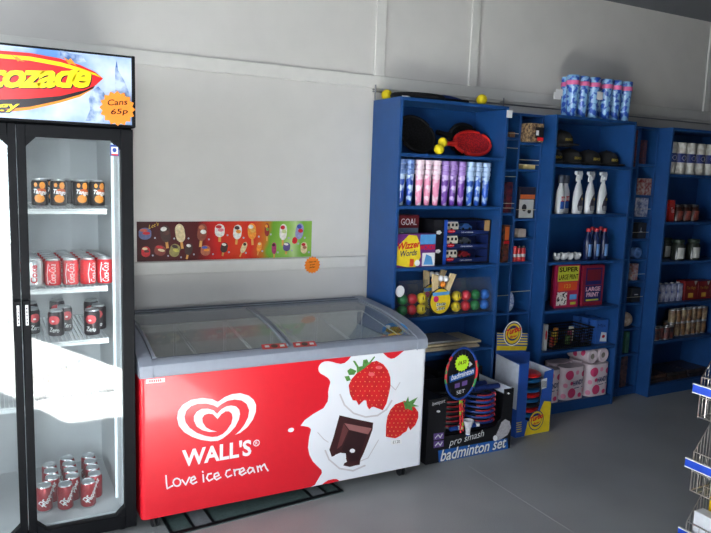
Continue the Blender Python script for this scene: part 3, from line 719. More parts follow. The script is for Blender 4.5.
# retaining rods
M_rod=mat('pale_rod',(196,186,160),.5)
for n_,x0,x1,zs in ((n1,2.838,3.0,[1.871,1.78,1.60,1.43,1.40,.83]),(n1,3.016,3.185,[1.71,1.68,1.39,.85])):
    for z in zs: mesh('retaining_rod',B(M_rod).tube([(x0+.001,3.453,z),(x1-.001,3.453,z)],.0022,6),n_,label='pale retaining rod')
for z in (1.40,1.23,.92,.75): mesh('retaining_rod',B(M_rod).tube([(4.122,3.453,z),(4.291,3.453,z)],.0018,6),n2,label='pale retaining rod')
# hooks and rail above the units
b=B(mat('steel',(150,152,156),.35,metal=.9)); b.tube([(2.04,3.655,2.072),(5.6,3.655,2.072)],.004)
rail=mesh('hanging_rail',b,None,'thin steel rail along the wall above the shelf units','rail')
for x,l in ((2.052,'left end of the first shelf unit'),(3.02,'first narrow shelf unit'),(4.12,'second narrow shelf unit')):
    bb=B(mat('steel')); bb.tube([(x,3.645,2.004 if x<4.2 and x>2.1 else 2.022),(x,3.645,2.11)],.005,8).tube([(x,3.65,2.085),(x,3.676,2.085)],.004,6)
    mesh('wall_bracket',bb,None,'small upright metal bracket above the '+l,'bracket',group='metal brackets on the rail')

# ---------------------------------------------------------------- UNIT 1
# top: rackets in covers, ball, label
H1=2.02
M_netb=mat('black_mesh',(22,22,25),.85,spec=.2,var=.4,scale=240); M_cover=mat('navy_cover',(28,52,120),.55,var=.2,scale=40); M_yel=mat('sponge_yellow',(240,214,20),.75,var=.05,scale=60,emit=0)
def paddle(label,col,name='paddle_bat',mesh_col=None,r=.105,rz=.125,hl=.13,cat='bat',rim=None):
    o=thing(name,label,cat); rim=rim or col
    b=B(mesh_col or col); b.lathe([(0,-.006),(r*.93,-.006),(r*.93,.006),(0,.006)],n=28,axis='y')
    for i in range(len(b.v)): b.v[i].z*=rz/r
    # perforation grooves
    bl=mesh('face',b,o,local=True)
    b=B(rim); b.tube([(r*.96*math.cos(2*pi*i/32),0,rz*.96*math.sin(2*pi*i/32)) for i in range(32)],.011,8,True); mesh('rim',b,o,local=True)
    b=B(rim); b.tube([(0,0,-rz*.9),(0,0,-rz-.03),(0,0,-rz-.05),(0,0,-rz-hl)],[.022,.014,.014,.015],10); mesh('handle',b,o,local=True)
    return o
def place(o,loc,rot): o.location=loc; o.rotation_euler=rot; return o
M_redp=mat('red_plastic',(204,36,30),.5,c2=(150,20,20),scale=90,tex='voronoi'); M_blkp=mat('black_perforated',(24,23,25),.85,spec=.15,c2=(8,8,8),scale=90,tex='voronoi')
S1=U1[0]
# bats lying on the top shelf, leaning on each other
def batrot(th,ph,z=0): return (Matrix.Rotation(z,3,'Z')@Matrix.Rotation(-ph,3,'X')@Matrix.Rotation(th,3,'Y')).to_euler()
def setbat(label,M,rim,r,rz,hl,px,py,y,th,ph,z=0):
    p=at(px,py,y); e=batrot(th,ph,z); o=place(paddle(label,M,rim=rim,r=r,rz=rz,hl=hl),(p.x,y,p.z),e); R=e.to_matrix()
    w=[R@v.co for c in o.children for v in c.data.vertices]      # rest it on the shelf, inside the panels
    o.location.z=S1+.0015-min(q.z for q in w); o.location.x=min(max(p.x,2.069-min(q.x for q in w)),2.796-max(q.x for q in w))
    o.location.y=min(y,3.642-max(q.y for q in w))
M_brim=mat('bat_rim_black',(20,20,22),.7,spec=.25)
setbat('large black bat at the left of the top shelf, leaning back',M_blkp,M_brim,.115,.13,.07,416.5,135,3.50,-1.0,.42)
setbat('black bat standing behind the red one on the top shelf',M_blkp,M_brim,.10,.12,.09,468.5,137.5,3.58,1.75,.12)
setbat('red bat leaning in front of the black one on the top shelf',M_redp,mat('red_rim',(214,40,32),.45),.084,.142,.10,475.5,141.5,3.465,1.5,.5)
for px,py,r,l in ((439.5,140.5,.031,'lower yellow sponge ball on the top shelf in front of the bats'),(443,135,.0285,'yellow sponge ball behind the other one on the top shelf')):
    y=3.374 if r>.03 else 3.40; p=at(px,py,y); mesh('sponge_ball',B(M_yel).ball((p.x,y,S1+.001+r if r>.03 else S1+.046+r),r),None,l,'ball',group='yellow sponge balls')
p=at(482,96.5,3.42); mesh('sponge_ball',B(M_yel).ball((p.x,3.42,H1+.0345),.033),None,'yellow sponge ball on top of the first blue shelf unit','ball',group='yellow sponge balls')
p=at(402,83,3.46); mesh('sponge_ball',B(M_yel).ball((2.115,3.617,H1+.0335),.0325),None,'yellow sponge ball half hidden at the left on top of the first shelf unit','ball',group='yellow sponge balls')
def flat_racket(label,cx,cy,z,rot,M1,M2):
    o=thing('racket_cover',label,'racket',(cx,cy,z),rz=rot)
    b=B(M1); n=28; b.prism([(.16*math.cos(2*pi*i/n),.102*math.sin(2*pi*i/n)) for i in range(n)],lambda u,v,d:(u,v,d),.002,.03); mesh('cover',b,o,local=True,bev=.006)
    b=B(M2); b.tube([(.16*math.cos(2*pi*i/n),.102*math.sin(2*pi*i/n),.017) for i in range(n)],.0165,8,True); mesh('piping',b,o,local=True)
    b=B(M2); b.tube([(.15,0,.016),(.25,0,.015),(.36,0,.0145)],[.0145,.013,.0135],8); mesh('handle',b,o,local=True)
    return o
flat_racket('black mesh racket lying on top of the first shelf unit',2.24,3.47,H1+.0015,.0,M_netb,M_netb)
flat_racket('dark blue racket lying on top of the first shelf unit behind the yellow ball',2.60,3.525,H1+.001,pi-.3 if False else .0,M_cover,M_cover) if False else None
o=thing('racket_cover','dark blue racket cover standing on edge on top of the first shelf unit','racket',(2.52,3.618,H1+.001))
n=28; b=B(M_cover); b.prism([(.21*math.cos(2*pi*i/n),.0005+max(0,.062*math.sin(2*pi*i/n)) ) for i in range(n//2+1)],lambda u,v,d:(u,d,v),-.012,.012); mesh('cover',b,o,local=True,bev=.004)
mesh('handle',B(M_cover).tube([(.2,0,.014),(.28,-.02,.0135),(.27,-.05,.0135)],.013,8),o,local=True)
b=B(M_white); b.prism([(2.058,3.352),(2.10,3.35),(2.125,3.372),(2.08,3.378)],lambda u,v,d:(u,v,d),H1+.0005,H1+.006); b.mat(mat('tag_pink',(214,100,140),.5)).box(2.08,3.354,H1+.006,2.095,3.37,H1+.0068)
mesh('card_label',b,None,'small white card lying on the front left corner of the first shelf unit','label',smooth=False)
# small white tags at right of unit 1
def tagcard(px0,py0,px1,py1,y,label):
    a=at(px0,py0,y); c=at(px1,py1,y); b=B(M_white).box(a.x,y-.0015,c.z,c.x,y,a.z); mesh('price_label',b,None,label,'label',group='white shelf labels',smooth=False)
tagcard(506.8,110,512,118,3.342,'white label stuck to the upper front of the first narrow unit gap')

# tumblers, shelf B
def tumbler(name,cols,ht,rt,rb,name_i=0,cat='tumbler'):
    m=mat( 'camo_%d_%d_%d'%cols[0],cols[0],.3,c2=cols[1],ramp='soft',scale=21,detail=1,coat=.3)
    b=B(m); w=.0007
    b.lathe([(0,.001),(rb*.8,.0),(rb,.004),(rt*.93,ht-.026)],n=18,cap=False)
    rc_=cols[1] if cols[0][0]>200 else tuple(int(.45*a_+.55*b_) for a_,b_ in zip(*cols)) if name_i!=3 else cols[1]
    b.mat(mat('rim_%d_%d'%(cols[0][0],name_i),rc_,.3,coat=.3,var=.1)).lathe([(rt*.93,ht-.026),(rt+.0022,ht-.0225),(rt+.0024,ht-.008),(rt+.0012,ht-.001),(rt,ht),(rt-w-.001,ht)],n=18,cap=False)
    b.mat(m).lathe([(rt-w-.001,ht),(rt*.93-w,ht-.026),(rb-w,.0048),(0,.0045)],n=18,cap=False)
    return Kind(mesh(name,b,None,cat=cat,local=True,loc=(0,0,0)))
sets=[('blue',((30,72,176),(190,214,240)),(2.098,2.158)),('pink',((240,150,186),(252,222,234)),(2.222,2.281,2.340)),('purple',((112,62,168),(206,182,232)),(2.404,2.463,2.522)),('pale blue',((34,86,190),(176,204,238)),(2.588,2.647,2.706))]
S2=U1[1]; ht=.205
for nm,cols,xs_ in sets:
    K=tumbler('plastic_tumbler',cols,ht,.0265,.0165,sets.index((nm,cols,xs_)))
    for c,x in enumerate(xs_):
        for k in range(3):
            K.put((x,3.39+(.004 if c==1 else 0),S2+.0005+k*.0285),'%s camouflage tumbler, %s of the %s stack of that colour'%(nm,('bottom','middle','top')[k],('left','middle','right')[c] if len(xs_)==3 else ('left','right')[c]),rz=(c*4+k)*2*pi/18,group=nm+' tumblers')
# shelf C: toy box, football box, caravan display
S3=U1[2]
p0=on(396,268.5,S3); 
def pbox(name,label,cat,px0,px1,pyt,pyb,y,dep,z,M,faces=None,group=None,bev=.001):
    a=at(px0,pyb,y); c=at(px1,pyb,y); t=at((px0+px1)/2,pyt,y)
    z=z+.0006
    b=B(M).box(a.x,y,z,c.x,y+dep,t.z)
    o=thing(name,label,cat,((a.x+c.x)/2,y+dep/2,z),group)
    mesh('carton',b,o,bev=bev)
    f=lambda u,v,k=1:Vector((a.x+(c.x-a.x)*u,y-.0006*k,z+(t.z-z)*v))
    return o,f,(a.x,c.x,z,t.z)
o,f,_=pbox('toy_game_box','purple and yellow children\'s game box at the front left of the toy shelf','box',395.5,434.5,234,269,3.365,.07,S3,mat('box_purple',(112,48,128),.4))
b=B(mat('print_yellow2',(240,214,50),.4)); b.poly([f(u,v) for u,v in ((.0,.08),(.3,.0),(.5,.0),(.62,.3),(.58,.72),(.5,.95),(.3,.98),(.0,.6))])
b.mat(M_white).poly([f(u,v) for u,v in ((.66,.02),(.99,.02),(.99,.42),(.66,.42))]); b.mat(mat('print_skyblue',(90,160,220),.4)).poly([f(u,v,2) for u,v in ((.7,.06),(.95,.05),(.9,.3),(.76,.38))])
b.poly([f(u,v,1) for u,v in ((.58,.68),(.99,.68),(.99,.98),(.6,.98))])
b.mat(mat('print_red')); b.text('Wizzer',f(.03,.52,2),f(.6,.6,2)-f(.03,.52,2),f(.03,.74,2)-f(.03,.52,2),.2,.03); b.text('WORDS',f(.58,.5,2),f(.98,.52,2)-f(.58,.5,2),f(.58,.66,2)-f(.58,.5,2),0,.03)
b.mat(mat('print_navy',(24,34,96),.4)); b.text('Words',f(.1,.32,2),f(.52,.36,2)-f(.1,.32,2),f(.1,.5,2)-f(.1,.32,2),.2,.02)
b.mat(mat('print_redorange',(222,80,40),.4)).poly([f(u,v,2) for u,v in ((.34,.02),(.44,.02),(.45,.24),(.35,.26))]); b.mat(M_white).poly([f(u,v,2) for u,v in circ(.54,.12,.07,.1,10)])
mesh('box_print',b,o,smooth=False)
o,f,_=pbox('football_box','small dark red boxed football toy behind the game box','box',397,416.5,215,268,3.47,.1,S3,mat('box_grey',(120,140,160),.4))
b=B(mat('print_darkred',(110,30,40),.4)); b.add([f(0,.74),f(1,.74),f(1,1),f(0,1)],[(0,1,2,3)]); b.mat(M_white).text('GOAL',f(.1,.8,2),f(.9,.8,2)-f(.1,.8,2),f(.1,.93,2)-f(.1,.8,2))
b.mat(M_white).poly([f(u,v,1) for u,v in circ(.18,.5,.2,.16,14)]); b.mat(M_dark)
for cx,cy in ((.12,.5),(.26,.56),(.2,.42)): b.poly([f(u,v,2) for u,v in circ(cx,cy,.05,.045,6)])
mesh('box_print',b,o,smooth=False)
# caravan counter display: open tray with three packs
M_cvb=mat('box_darkblue',(24,40,92),.4,var=.1); M_cvk=mat('box_black',(22,22,28),.45)
a=at(429.5,268,3.44); c=at(488,264,3.44); c.x=2.794; zt=at(460,219.5,3.44).z
o=thing('toy_display_box','black and blue counter display box holding three toy caravan packs','box',((a.x+c.x)/2,3.53,S3))
b=B(M_cvk); z0=S3+.0006
b.box(a.x,3.42,z0,a.x+.006,3.60,zt).box(c.x-.006,3.42,z0,c.x,3.60,zt).box(a.x,3.594,z0,c.x,3.60,zt).box(a.x+.006,3.42,z0,c.x-.006,3.594,z0+.006)
b.box(a.x+.006,3.418,z0,a.x+.075,3.422,zt); mesh('tray',b,o)
b=B(mat('print_blue',(36,84,190),.4)).box(a.x+.078,3.415,z0,a.x+.1,3.419,zt); b.mat(M_white)
for v0 in (.72,.3): b.poly([(a.x+.04+u,3.4172,z0+(zt-z0)*v0+v) for u,v in circ(0,0,.022,.014,5)])
mesh('tray_print',b,o,smooth=False)
mesh('corner_flap',B(mat('card_brown',(176,140,92),.7)).box(c.x-.05,3.420,zt-.07,c.x-.01,3.4225,zt-.004),o)
ph=(zt-z0-.012)/3
for k in range(3):
    zz=z0+.008+k*ph; x0,x1=a.x+.102,c.x-.012
    t=thing('toy_caravan_pack','boxed toy caravan and car, %s of the three in the display box'%(('bottom','middle','top')[k]),'toy',((x0+x1)/2,3.47,zz),'toy caravan packs')
    b=B(M_cvb); b.box(x0,3.425,zz,x1,3.55,zz+.004).box(x0,3.545,zz+.004,x1,3.55,zz+ph-.004).box(x0,3.425,zz+ph-.008,x1,3.55,zz+ph-.004).box(x0,3.425,zz+.004,x1,3.429,zz+.026).box(x0,3.425,zz+.026,x0+.003,3.55,zz+ph-.008).box(x1-.003,3.425,zz+.026,x1,3.55,zz+ph-.008)
    b.mat(M_white).text('CAR & CARAVAN',(x0+.11,3.4243,zz+.008),(.09,0,0),(0,0,.009)); b.mat(mat('print_red')).poly([(x0+.035+u,3.4243,zz+.02+v) for u,v in circ(0,0,.03,.011,12)]); b.mat(M_white).text('Touring',(x0+.012,3.4237,zz+.016),(.045,0,0),(0,0,.008))
    mesh('carton',b,t,smooth=False)
    b=B(mat('toy_cream',(222,216,200),.4)); b.prism([(x0+.008,zz+.03),(x0+.10,zz+.03),(x0+.102,zz+.055),(x0+.094,zz+.076),(x0+.02,zz+.078),(x0+.008,zz+.06)],lambda u,v,d:(u,d,v),3.445,3.49)
    b.mat(M_dark)
    for u in (.02,.05,.078): b.box(x0+u,3.4435,zz+.048,x0+u+.016,3.4445,zz+.066)
    b.lathe([(.009,0),(.009,.006)],(x0+.05,3.444,zz+.03),10,axis='y'); mesh('toy_caravan',b,t,bev=.002)
    b=B(mat('toy_car_%d'%k,((120,30,36),(60,66,76),(50,90,150))[k],.35)); b.prism([(x0+.12,zz+.032),(x0+.205,zz+.032),(x0+.205,zz+.048),(x0+.19,zz+.05),(x0+.178,zz+.063),(x0+.145,zz+.064),(x0+.132,zz+.05),(x0+.12,zz+.047)],lambda u,v,d:(u,d,v),3.447,3.485)
    b.mat(M_dark)
    for u in (.138,.188): b.lathe([(.009,-.002),(.009,.005)],(x0+u,3.446,zz+.032),10,axis='y')
    b.mat(M_white).box(x0+.15,3.4465,zz+.06,x0+.165,3.4475,zz+.072) if False else None
    mesh('toy_car',b,t,bev=.001)
# shelf D: bags of balls and the bat set
S4=U1[3]; M_bag=glass('clear_bag',(.93,.95,.95),.06,.03)
BC={'blue':(36,110,200),'green':(28,128,66),'red':(206,32,50),'yellow':(238,206,28)}
def ballbag(label,cols,pxs,pyrow,y,face=None,extra=''):
    zc=[]
    r=.0325
    xs=[at(px,pyrow,y).x for px in pxs]
    bb=B(M_bag); x0,x1=min(xs)-.0335,min(max(xs)+.0332,2.797)
    pr=[(3.36,.0),(y+.055,.0),(y+.055,.12),(y+.02,.19),(y-.005,.215),(y-.012,.19),(3.362,.12)]
    bb.prism([(q,S4+.0006+z) for q,z in pr],lambda u,v,d:(d,u,v),x0,x1)
    mesh('plastic_bag',bb,None,label,'bag',smooth=False)
    for j in range(2):
        for i,(x,c) in enumerate(zip(xs,cols)):
            q=(x,y,S4+.0036+r+j*(2*r+.001)); b=B(mat('ball_'+c,BC[c],.45,var=.04)).ball(q,r,20)
            b.mat(M_dark)
            for du in (-.4,.4):
                b.add([Vector(q)+Vector((du*r*.7-.003,-r*.945,.006+.35*r)),Vector(q)+Vector((du*r*.7+.003,-r*.945,.006+.35*r)),Vector(q)+Vector((du*r*.7+.003,-r*1.01,-.006+.1*r)),Vector(q)+Vector((du*r*.7-.003,-r*1.01,-.006+.1*r))],[(0,1,2,3)]) if c=='yellow' else None
            mesh('toy_ball',b,None,'%s ball in the %s row of the %s bag of balls'%(c,('bottom','top')[j],extra),'ball',group='coloured balls in the %s bag'%extra)
ballbag('clear bag of coloured balls at the left of the ball shelf',['green','red','yellow'],[402.5,412,421.5],300,3.40,extra='left')
ballbag('clear bag of coloured balls at the right of the ball shelf',['yellow','red','green','blue'],[456.2,465.6,475,484.2],300,3.40,extra='right')
mesh('bag_tag',B(M_white).prism(circ(2.102,at(397.5,291.5,3.354).z,.03,.034),lambda u,v,d:(u,d,v),3.3535,3.355),None,'round white tag on the left bag of balls','label') 
M_bsy=mat('bat_card_yellow',(240,206,40),.4)
def batset(label,pxc,yb,y,front):
    c=at(pxc,309.5,y); o=thing('bat_and_ball_set',label,'bat set',(c.x,y,S4))
    z=S4+.001
    b=B(mat('bat_black',(28,26,30),.5)); b.prism(circ(c.x,z+.083,.078,.082,26),lambda u,v,d:(u,d,v),y,y+.012); mesh('bat_blade',b,o)
    b=B(M_bsy); b.prism(circ(c.x,z+.083,.072,.076,26),lambda u,v,d:(u,d,v),y-.0025,y-.0005)
    b.mat(mat('print_skyblue')).poly([(c.x+u,y-.0032,z+.128+v) for u,v in ((-.06,-.012),(.06,-.006),(.064,.014),(-.062,.01))])
    b.mat(mat('print_magenta',(214,40,110),.4)).poly([(c.x-.035+u,y-.0032,z+.098+v) for u,v in circ(0,0,.019,n=14)])
    b.mat(M_dark).text('Bats',(c.x-.032,y-.0034,z+.052),(.07,0,.006),(0,0,.022),.1,.06); b.text('Set',(c.x-.028,y-.0034,z+.027),(.06,0,.006),(0,0,.02),.1,.06)
    b.mat(M_white).text('Bats',(c.x-.032,y-.004,z+.052),(.07,0,.006),(0,0,.022),.1,.0); b.text('Set',(c.x-.028,y-.004,z+.027),(.06,0,.006),(0,0,.02),.1,.0)
    mesh('set_card',b,o,smooth=False)
    M_h=mat('bat_handle_wood',(222,196,150),.5)
    for sx,lean in ((-.035,-.006),(.045,.045)):
        b=B(M_h); b.prism([(c.x+sx-.013,z+.135),(c.x+sx+.013,z+.135),(c.x+sx+.015+lean,z+.24),(c.x+sx-.013+lean,z+.244)],lambda u,v,d:(u,d,v),y+.002,y+.022); mesh('bat_handle',b,o,bev=.004)
    for dx,dz,cc in ((-.002,.222,(236,236,240)),(.034,.218,(236,236,240)),(.015,.185,(240,140,40))):
        mesh('table_tennis_ball',B(mat('ball_%d'%cc[2],cc,.45)).ball((c.x+dx,y+.004,z+dz),.0185),o)
    return o
batset('yellow bat and ball set standing at the front of the ball shelf',440,310,3.365,True)
batset('yellow bat and ball set behind the front one on the ball shelf',431,310,3.52,False)
# shelf E: papers
S5=U1[4]
for k,(x0,x1,y0,y1,c,l) in enumerate(((2.08,2.72,3.37,3.62,(206,188,154),'bottom sheaf of newspapers on the low shelf'),(2.10,2.70,3.36,3.60,(190,176,150),'second sheaf of newspapers on the low shelf'),(2.16,2.74,3.38,3.62,(214,196,160),'third sheaf of newspapers on the low shelf'),(2.2,2.6,3.40,3.61,(150,150,152),'top sheaf of grey papers on the low shelf'))):
    mesh('newspaper_stack',B(mat('paper_%d'%k,c,.8,var=.12,scale=60)).box(x0,y0,S5+.0005+k*.0125,x1,y1,S5+.0125+k*.0125),None,l,'papers',group='newspapers on the low shelf',bev=.001)

mesh('black_carton',B(mat('box_black')).box(2.085,3.40,U1[5]+.0006,2.42,3.62,.36),None,'black box in the shade on the bottom shelf behind the freezer end','box',bev=.002)
mesh('black_carton',B(mat('box_black')).box(2.44,3.40,U1[5]+.0006,2.78,3.62,.39),None,'black box in the shade on the bottom shelf behind the badminton carton','box',bev=.002)
def grow(o,sx,sy,sz):
    for c in o.children:
        for v in c.data.vertices: v.co.x*=sx; v.co.y*=sy; v.co.z*=sz
        c.data.update()
    return o
T1,T2,T3,T4,T5,T6=U2; H2=2.0
# ================================================================ BADMINTON BOX
M_bk=mat('carton_black',(20,20,24),.4,var=.1); M_bw_=mat('carton_white',(206,212,224),.6); M_bbl=mat('carton_blue',(34,96,176),.4)
BX0,BX1,BY0,BY1=2.098,2.700,3.005,3.33
def bp(px,py,k=1): p=at(px,py,BY0); return Vector((p.x,BY0-.0007*k,p.z))
zl=at(429.7,400,BY0).z; zr=at(514,388,BY0).z
bb_=thing('badminton_display_box','black open-fronted carton of badminton sets on the floor beside the freezer','box',((BX0+BX1)/2,(BY0+BY1)/2,0))
b=B(M_bk); e=.004
cz=lambda q:(at(*q,BY0).x,at(*q,BY0).z)
def c2(x,y): return (400+x/3.994,350+y/3.994)
win=[cz(c2(*q)) for q in ((180,170),(180,345),(330,322),(380,305),(405,270),(415,200),(418,150))]
out=[(BX0,.001),(BX1,.001),(BX1,zr),(win[-1][0],zr)]+[(BX1-.13,.21)]*0
front=[(BX0,.001),(BX1,.001),(BX1,zr)]+[(win[6][0],zr)]+[win[5],win[4],win[3],win[2],win[1]]+[(win[1][0],zl)]+[(BX0,zl)]
b.prism(front,lambda u,v,d:(u,d,v),BY0,BY0+.004)
b.box(BX0,BY0+.004,.001,BX0+.004,BY1,zl).box(BX1-.004,BY0+.004,.001,BX1,BY1,zr).box(BX0+.004,BY1-.004,.001,BX1-.004,BY1,zl).box(BX0+.004,BY0+.004,.001,BX1-.004,BY1-.004,.005)
mesh('carton',b,bb_,smooth=False)
b=B(M_bw_).box(BX1-.0085,BY0+.012,zr-.055,BX1-.0045,BY1-.01,zr-.001); b.box(win[1][0]-.09,BY1-.0085,.3,BX1-.02,BY1-.0045,zl-.01) if False else None
mesh('white_lining',b,bb_,smooth=False)
b=B(M_bbl); b.add([bp(*c2(*q)) for q in ((155,452),(432,398),(428,352),(152,402))],[(0,1,2,3)]); b.add([bp(*c2(*q)) for q in ((105,318),(118,316),(118,285),(105,285))],[(0,1,2,3)]) if False else None
def bt(s,x0,y0,x1,y1,hx,M,shear,bold,k): 
    o=bp(*c2(x0,y0),k); r=bp(*c2(x1,y1),k); t=bp(*c2(x0,y0-hx),k); b.mat(M).text(s,o,r-o,t-o,shear,bold)
mesh('blue_band',b,bb_,smooth=False) if False else None
bt('badminton set',160,448,425,390,46,M_bk,.3,.04,2); bt('badminton set',160,446,424,388,46,M_white,.3,.015,3)
mesh('blue_band',b,bb_,smooth=False,label='blue band with white lettering'); b=B(M_white); bt('pro smash',195,393,335,352,36,M_white,.3,-.005,2); mesh('carton_lettering',b,bb_,smooth=False); b=B(M_white)
M_pur=mat('print_lilac',(112,84,150),.4)
for y in (334,365): b.mat(M_pur).add([bp(*c2(*q)) for q in ((134,y+27),(174,y+20),(174,y-5),(134,y))],[(0,1,2,3)]); b.mat(M_white).strokes([[(140,y+18),(152,y+4),(160,y+16),(168,y+2)]],lambda x,y_:bp(*c2(x,y_),2),4)
bt('Carlton' if False else 'lawnsport',128,228,180,214,20,M_white,.2,0,2)
b.mat(M_white).poly([bp(*c2(153+u,245+v)) for u,v in circ(0,0,8,5,8)]); b.poly([bp(*c2(433+u,173+v)) for u,v in circ(0,0,6,5,4)])
mesh('carton_logo',b,bb_,smooth=False); b=B(M_white)
# printed shuttlecock
b.mat(mat('print_shuttle',(186,182,186),.5,var=.2,scale=90)).poly([bp(*c2(*q)) for q in ((378,350),(392,320),(405,288),(420,276),(438,285),(443,310),(430,338),(405,355),(390,362))]); b.mat(M_white).poly([bp(*c2(380+u,352+v),2) for u,v in circ(0,0,9,12,10)])
mesh('shuttlecock_picture',b,bb_,smooth=False)
# rackets inside: flat heads stacked left and right, seen edge on
M_rb=mat('racket_blue',(36,72,150),.35,var=.2,scale=50); M_rr=mat('racket_red',(214,60,70),.35,c2=(40,50,110),ramp='hard',scale=14); M_rk=mat('racket_black',(26,28,34),.35)
def racket(label,M1,M2):
    o=thing('badminton_racket',label,'racket')
    n=26; pts=[(.125*math.cos(2*pi*i/n),.10*math.sin(2*pi*i/n),.0) for i in range(n)]
    mesh('frame',B(M1).tube(pts,.0068,8,True),o,local=True)
    b=B(M2); b.tube([(.106*math.cos(pi*1.25+pi*.5*i/8),.09*math.sin(pi*1.25+pi*.5*i/8),.0005) for i in range(9)],.0105,8); b.tube([(.118*math.cos(-.9+.7*i/5),.105*math.sin(-.9+.7*i/5)-.0,.0005) for i in range(6)],.0095,8); mesh('grommet_strip',b,o,local=True)
    b=B(mat('racket_string',(70,72,80),.5))
    for i in range(-4,5):
        x=i*.025; y=.1*math.sqrt(1-(x/.125)**2); b.tube([(x,-y,0),(x,y,0)],.0008,4)
    for i in range(-3,4):
        y=i*.025; x=.125*math.sqrt(1-(y/.1)**2); b.tube([(-x,y,.0008),(x,y,.0008)],.0008,4)
    mesh('strings',b,o,local=True)
    return o
KR=Kind(grow(racket('x',M_rb,M_rr),.8,1,1)); KK=Kind(grow(racket('x',M_rk,M_rr),.8,1,1))
names=['lowest','second','third','fourth','fifth','sixth']
z0=.163
for k in range(6):
    KR.put((2.556,3.155,z0+k*.031),'blue-edged badminton racket, %s of the right-hand stack in the black carton'%names[k],rz=.05*(k%2),group='rackets stacked on the right of the carton')
    KK.put((2.333,3.155,z0+k*.029),'black and red badminton racket, %s of the left-hand stack in the black carton'%names[k],rz=-.05*(k%2),group='rackets stacked on the left of the carton')
# blue grips on top
gp=[((455,378),(474,371)),((474,377),(492,369)),((478,381),(501,376))]
for i in range(3):
    x0=2.455+.043*i; y=3.26-.07*i; z=.352+.012*0
    b=B(M_cover); b.tube([(x0-.04,y,.356),(x0+.0,y,.356),(x0+.13,y-.01,.358),(x0+.135,y-.01,.358)],[.014,.0165,.0165,.013],10)
    mesh('racket_grip',b,None,'dark blue racket grip lying across the rackets, %s of three'%(('rearmost','middle','front')[i]),'racket grip',group='grips on the rackets')
mesh('inner_tray',B(M_bk).box(BX0+.006,BY0+.02,.145,BX1-.012,BY1-.008,.15),bb_)
mesh('filler_card',B(M_bk).box(BX0+.006,BY0+.006,.15,win[1][0]-.002,BY1-.006,zl-.012),bb_)
# header racket standing upright at the front, card inside the head
RY=2.99
rc_=cz2=at(461.4,373.6,RY); 
hr=thing('display_racket','upright blue badminton racket with a lime star sticker at the front of the carton','racket',(rc_.x,RY,.15))
rx,rz_=.106,.146
b=B(M_rb); 
L=40
ringp=[(rc_.x+rx*math.cos(2*pi*i/L)+.003*math.sin(2*pi*i/L),RY,rc_.z+rz_*math.sin(2*pi*i/L)) for i in range(L)]
b.tube(ringp,.0065,8,True); mesh('frame',b,hr)
for s0,s1 in ((-4,4),(15,23)): mesh('frame_decal',B(mat('racket_multi',(220,50,60),.35,c2=(60,150,90),ramp='hard',scale=22)).tube([(p[0],RY-.002,p[2]) for p in [ringp[i%L] for i in range(s0,s1)]],.0075,8),hr)
b=B(M_bk); b.prism([((p[0]-rc_.x)*.93+rc_.x,(p[2]-rc_.z)*.93+rc_.z) for p in ringp],lambda u,v,d:(u,d,v),RY-.0015,RY+.0015)
def rp(x,z,k=1): return Vector((rc_.x+rx*x,RY-.0016-.0007*k,rc_.z+rz_*z))
b.mat(M_bbl).add([rp(-.74,-.3),rp(.84,-.08),rp(.84,.18),rp(-.78,-.04)],[(0,1,2,3)])
b.mat(M_white).text('badminton',rp(-.66,-.22,2),rp(.78,-.04,2)-rp(-.66,-.22,2),rp(-.66,.0,2)-rp(-.66,-.22,2),.2,.02)
b.mat(M_pur).add([rp(-.4,-.55),rp(-.08,-.52),rp(-.08,-.34),rp(-.4,-.37)],[(0,1,2,3)]).add([rp(.06,-.5),rp(.4,-.46),rp(.4,-.28),rp(.06,-.32)],[(0,1,2,3)])
b.mat(M_white).text('SET',rp(-.26,-.8,2),rp(.26,-.76,2)-rp(-.26,-.8,2),rp(-.26,-.66,2)-rp(-.26,-.8,2)); b.poly([rp(.55+u,.32+v) for u,v in ((-.1,-.1),(.14,0),(-.08,.14))])
b.mat(mat('racket_string')).strokes([[(t,.62),(t*1.25,.9)] for t in (-.45,-.25,-.05,.15,.35)],lambda x,z:rp(x,z),.03)
mesh('head_card',b,hr,smooth=False)
c=rp(-.02,.42); price_star('price_star',(c.x,c.z),.05,RY-.003,(('£4.50',0,-.2,1.1,.42),),hr,mat('fluoro_lime',(206,255,54),.5,var=.02),label='lime green star price sticker')
b=B(mat('shaft_red',(220,50,60),.35,c2=(150,200,60),ramp='hard',scale=18)); b.tube([(rc_.x+.0,RY,rc_.z-rz_-.006),(rc_.x+.018,RY,.16)],.0052,8); b.tube([(rc_.x+.012,RY-.0005,rc_.z-rz_-.006),(rc_.x+.034,RY-.0005,.17)],.0042,8); mesh('shaft',b,hr)
sc=at(465.5,415.5,RY)
b=B(mat('shuttle_white',(200,198,204),.5,var=.1,scale=70)); b.lathe([(.012,.0),(.016,.03),(.031,.075),(.03,.076),(.012,.032)],(sc.x,RY-.03,.165),16,cap=False); o_=mesh('shuttlecock',b,None,'white plastic shuttlecock hanging cork down at the front of the carton','shuttlecock')
b=B(M_rb).ball((sc.x,RY-.03,.159),.0125,12); b.mat(M_white).lathe([(.0126,.158),(.0126,.165)],(sc.x,RY-.03,0),12)
mesh('cork',b,o_)
for x,z,l in ((sc.x+.075,.156,'white-ended tube beside the hanging shuttlecock'),(sc.x-.05,.156,'short white-ended tube left of the hanging shuttlecock')):
    b=B(M_rb); b.tube([(x-.02,3.031,z+.016),(x+.03,3.031,z+.016)],.013,10); b.mat(M_white).tube([(x+.03,3.031,z+.016),(x+.055,3.031,z+.016)],.0135,10); mesh('shuttle_tube',b,None,l,'tube',group='tubes at the front of the badminton carton')

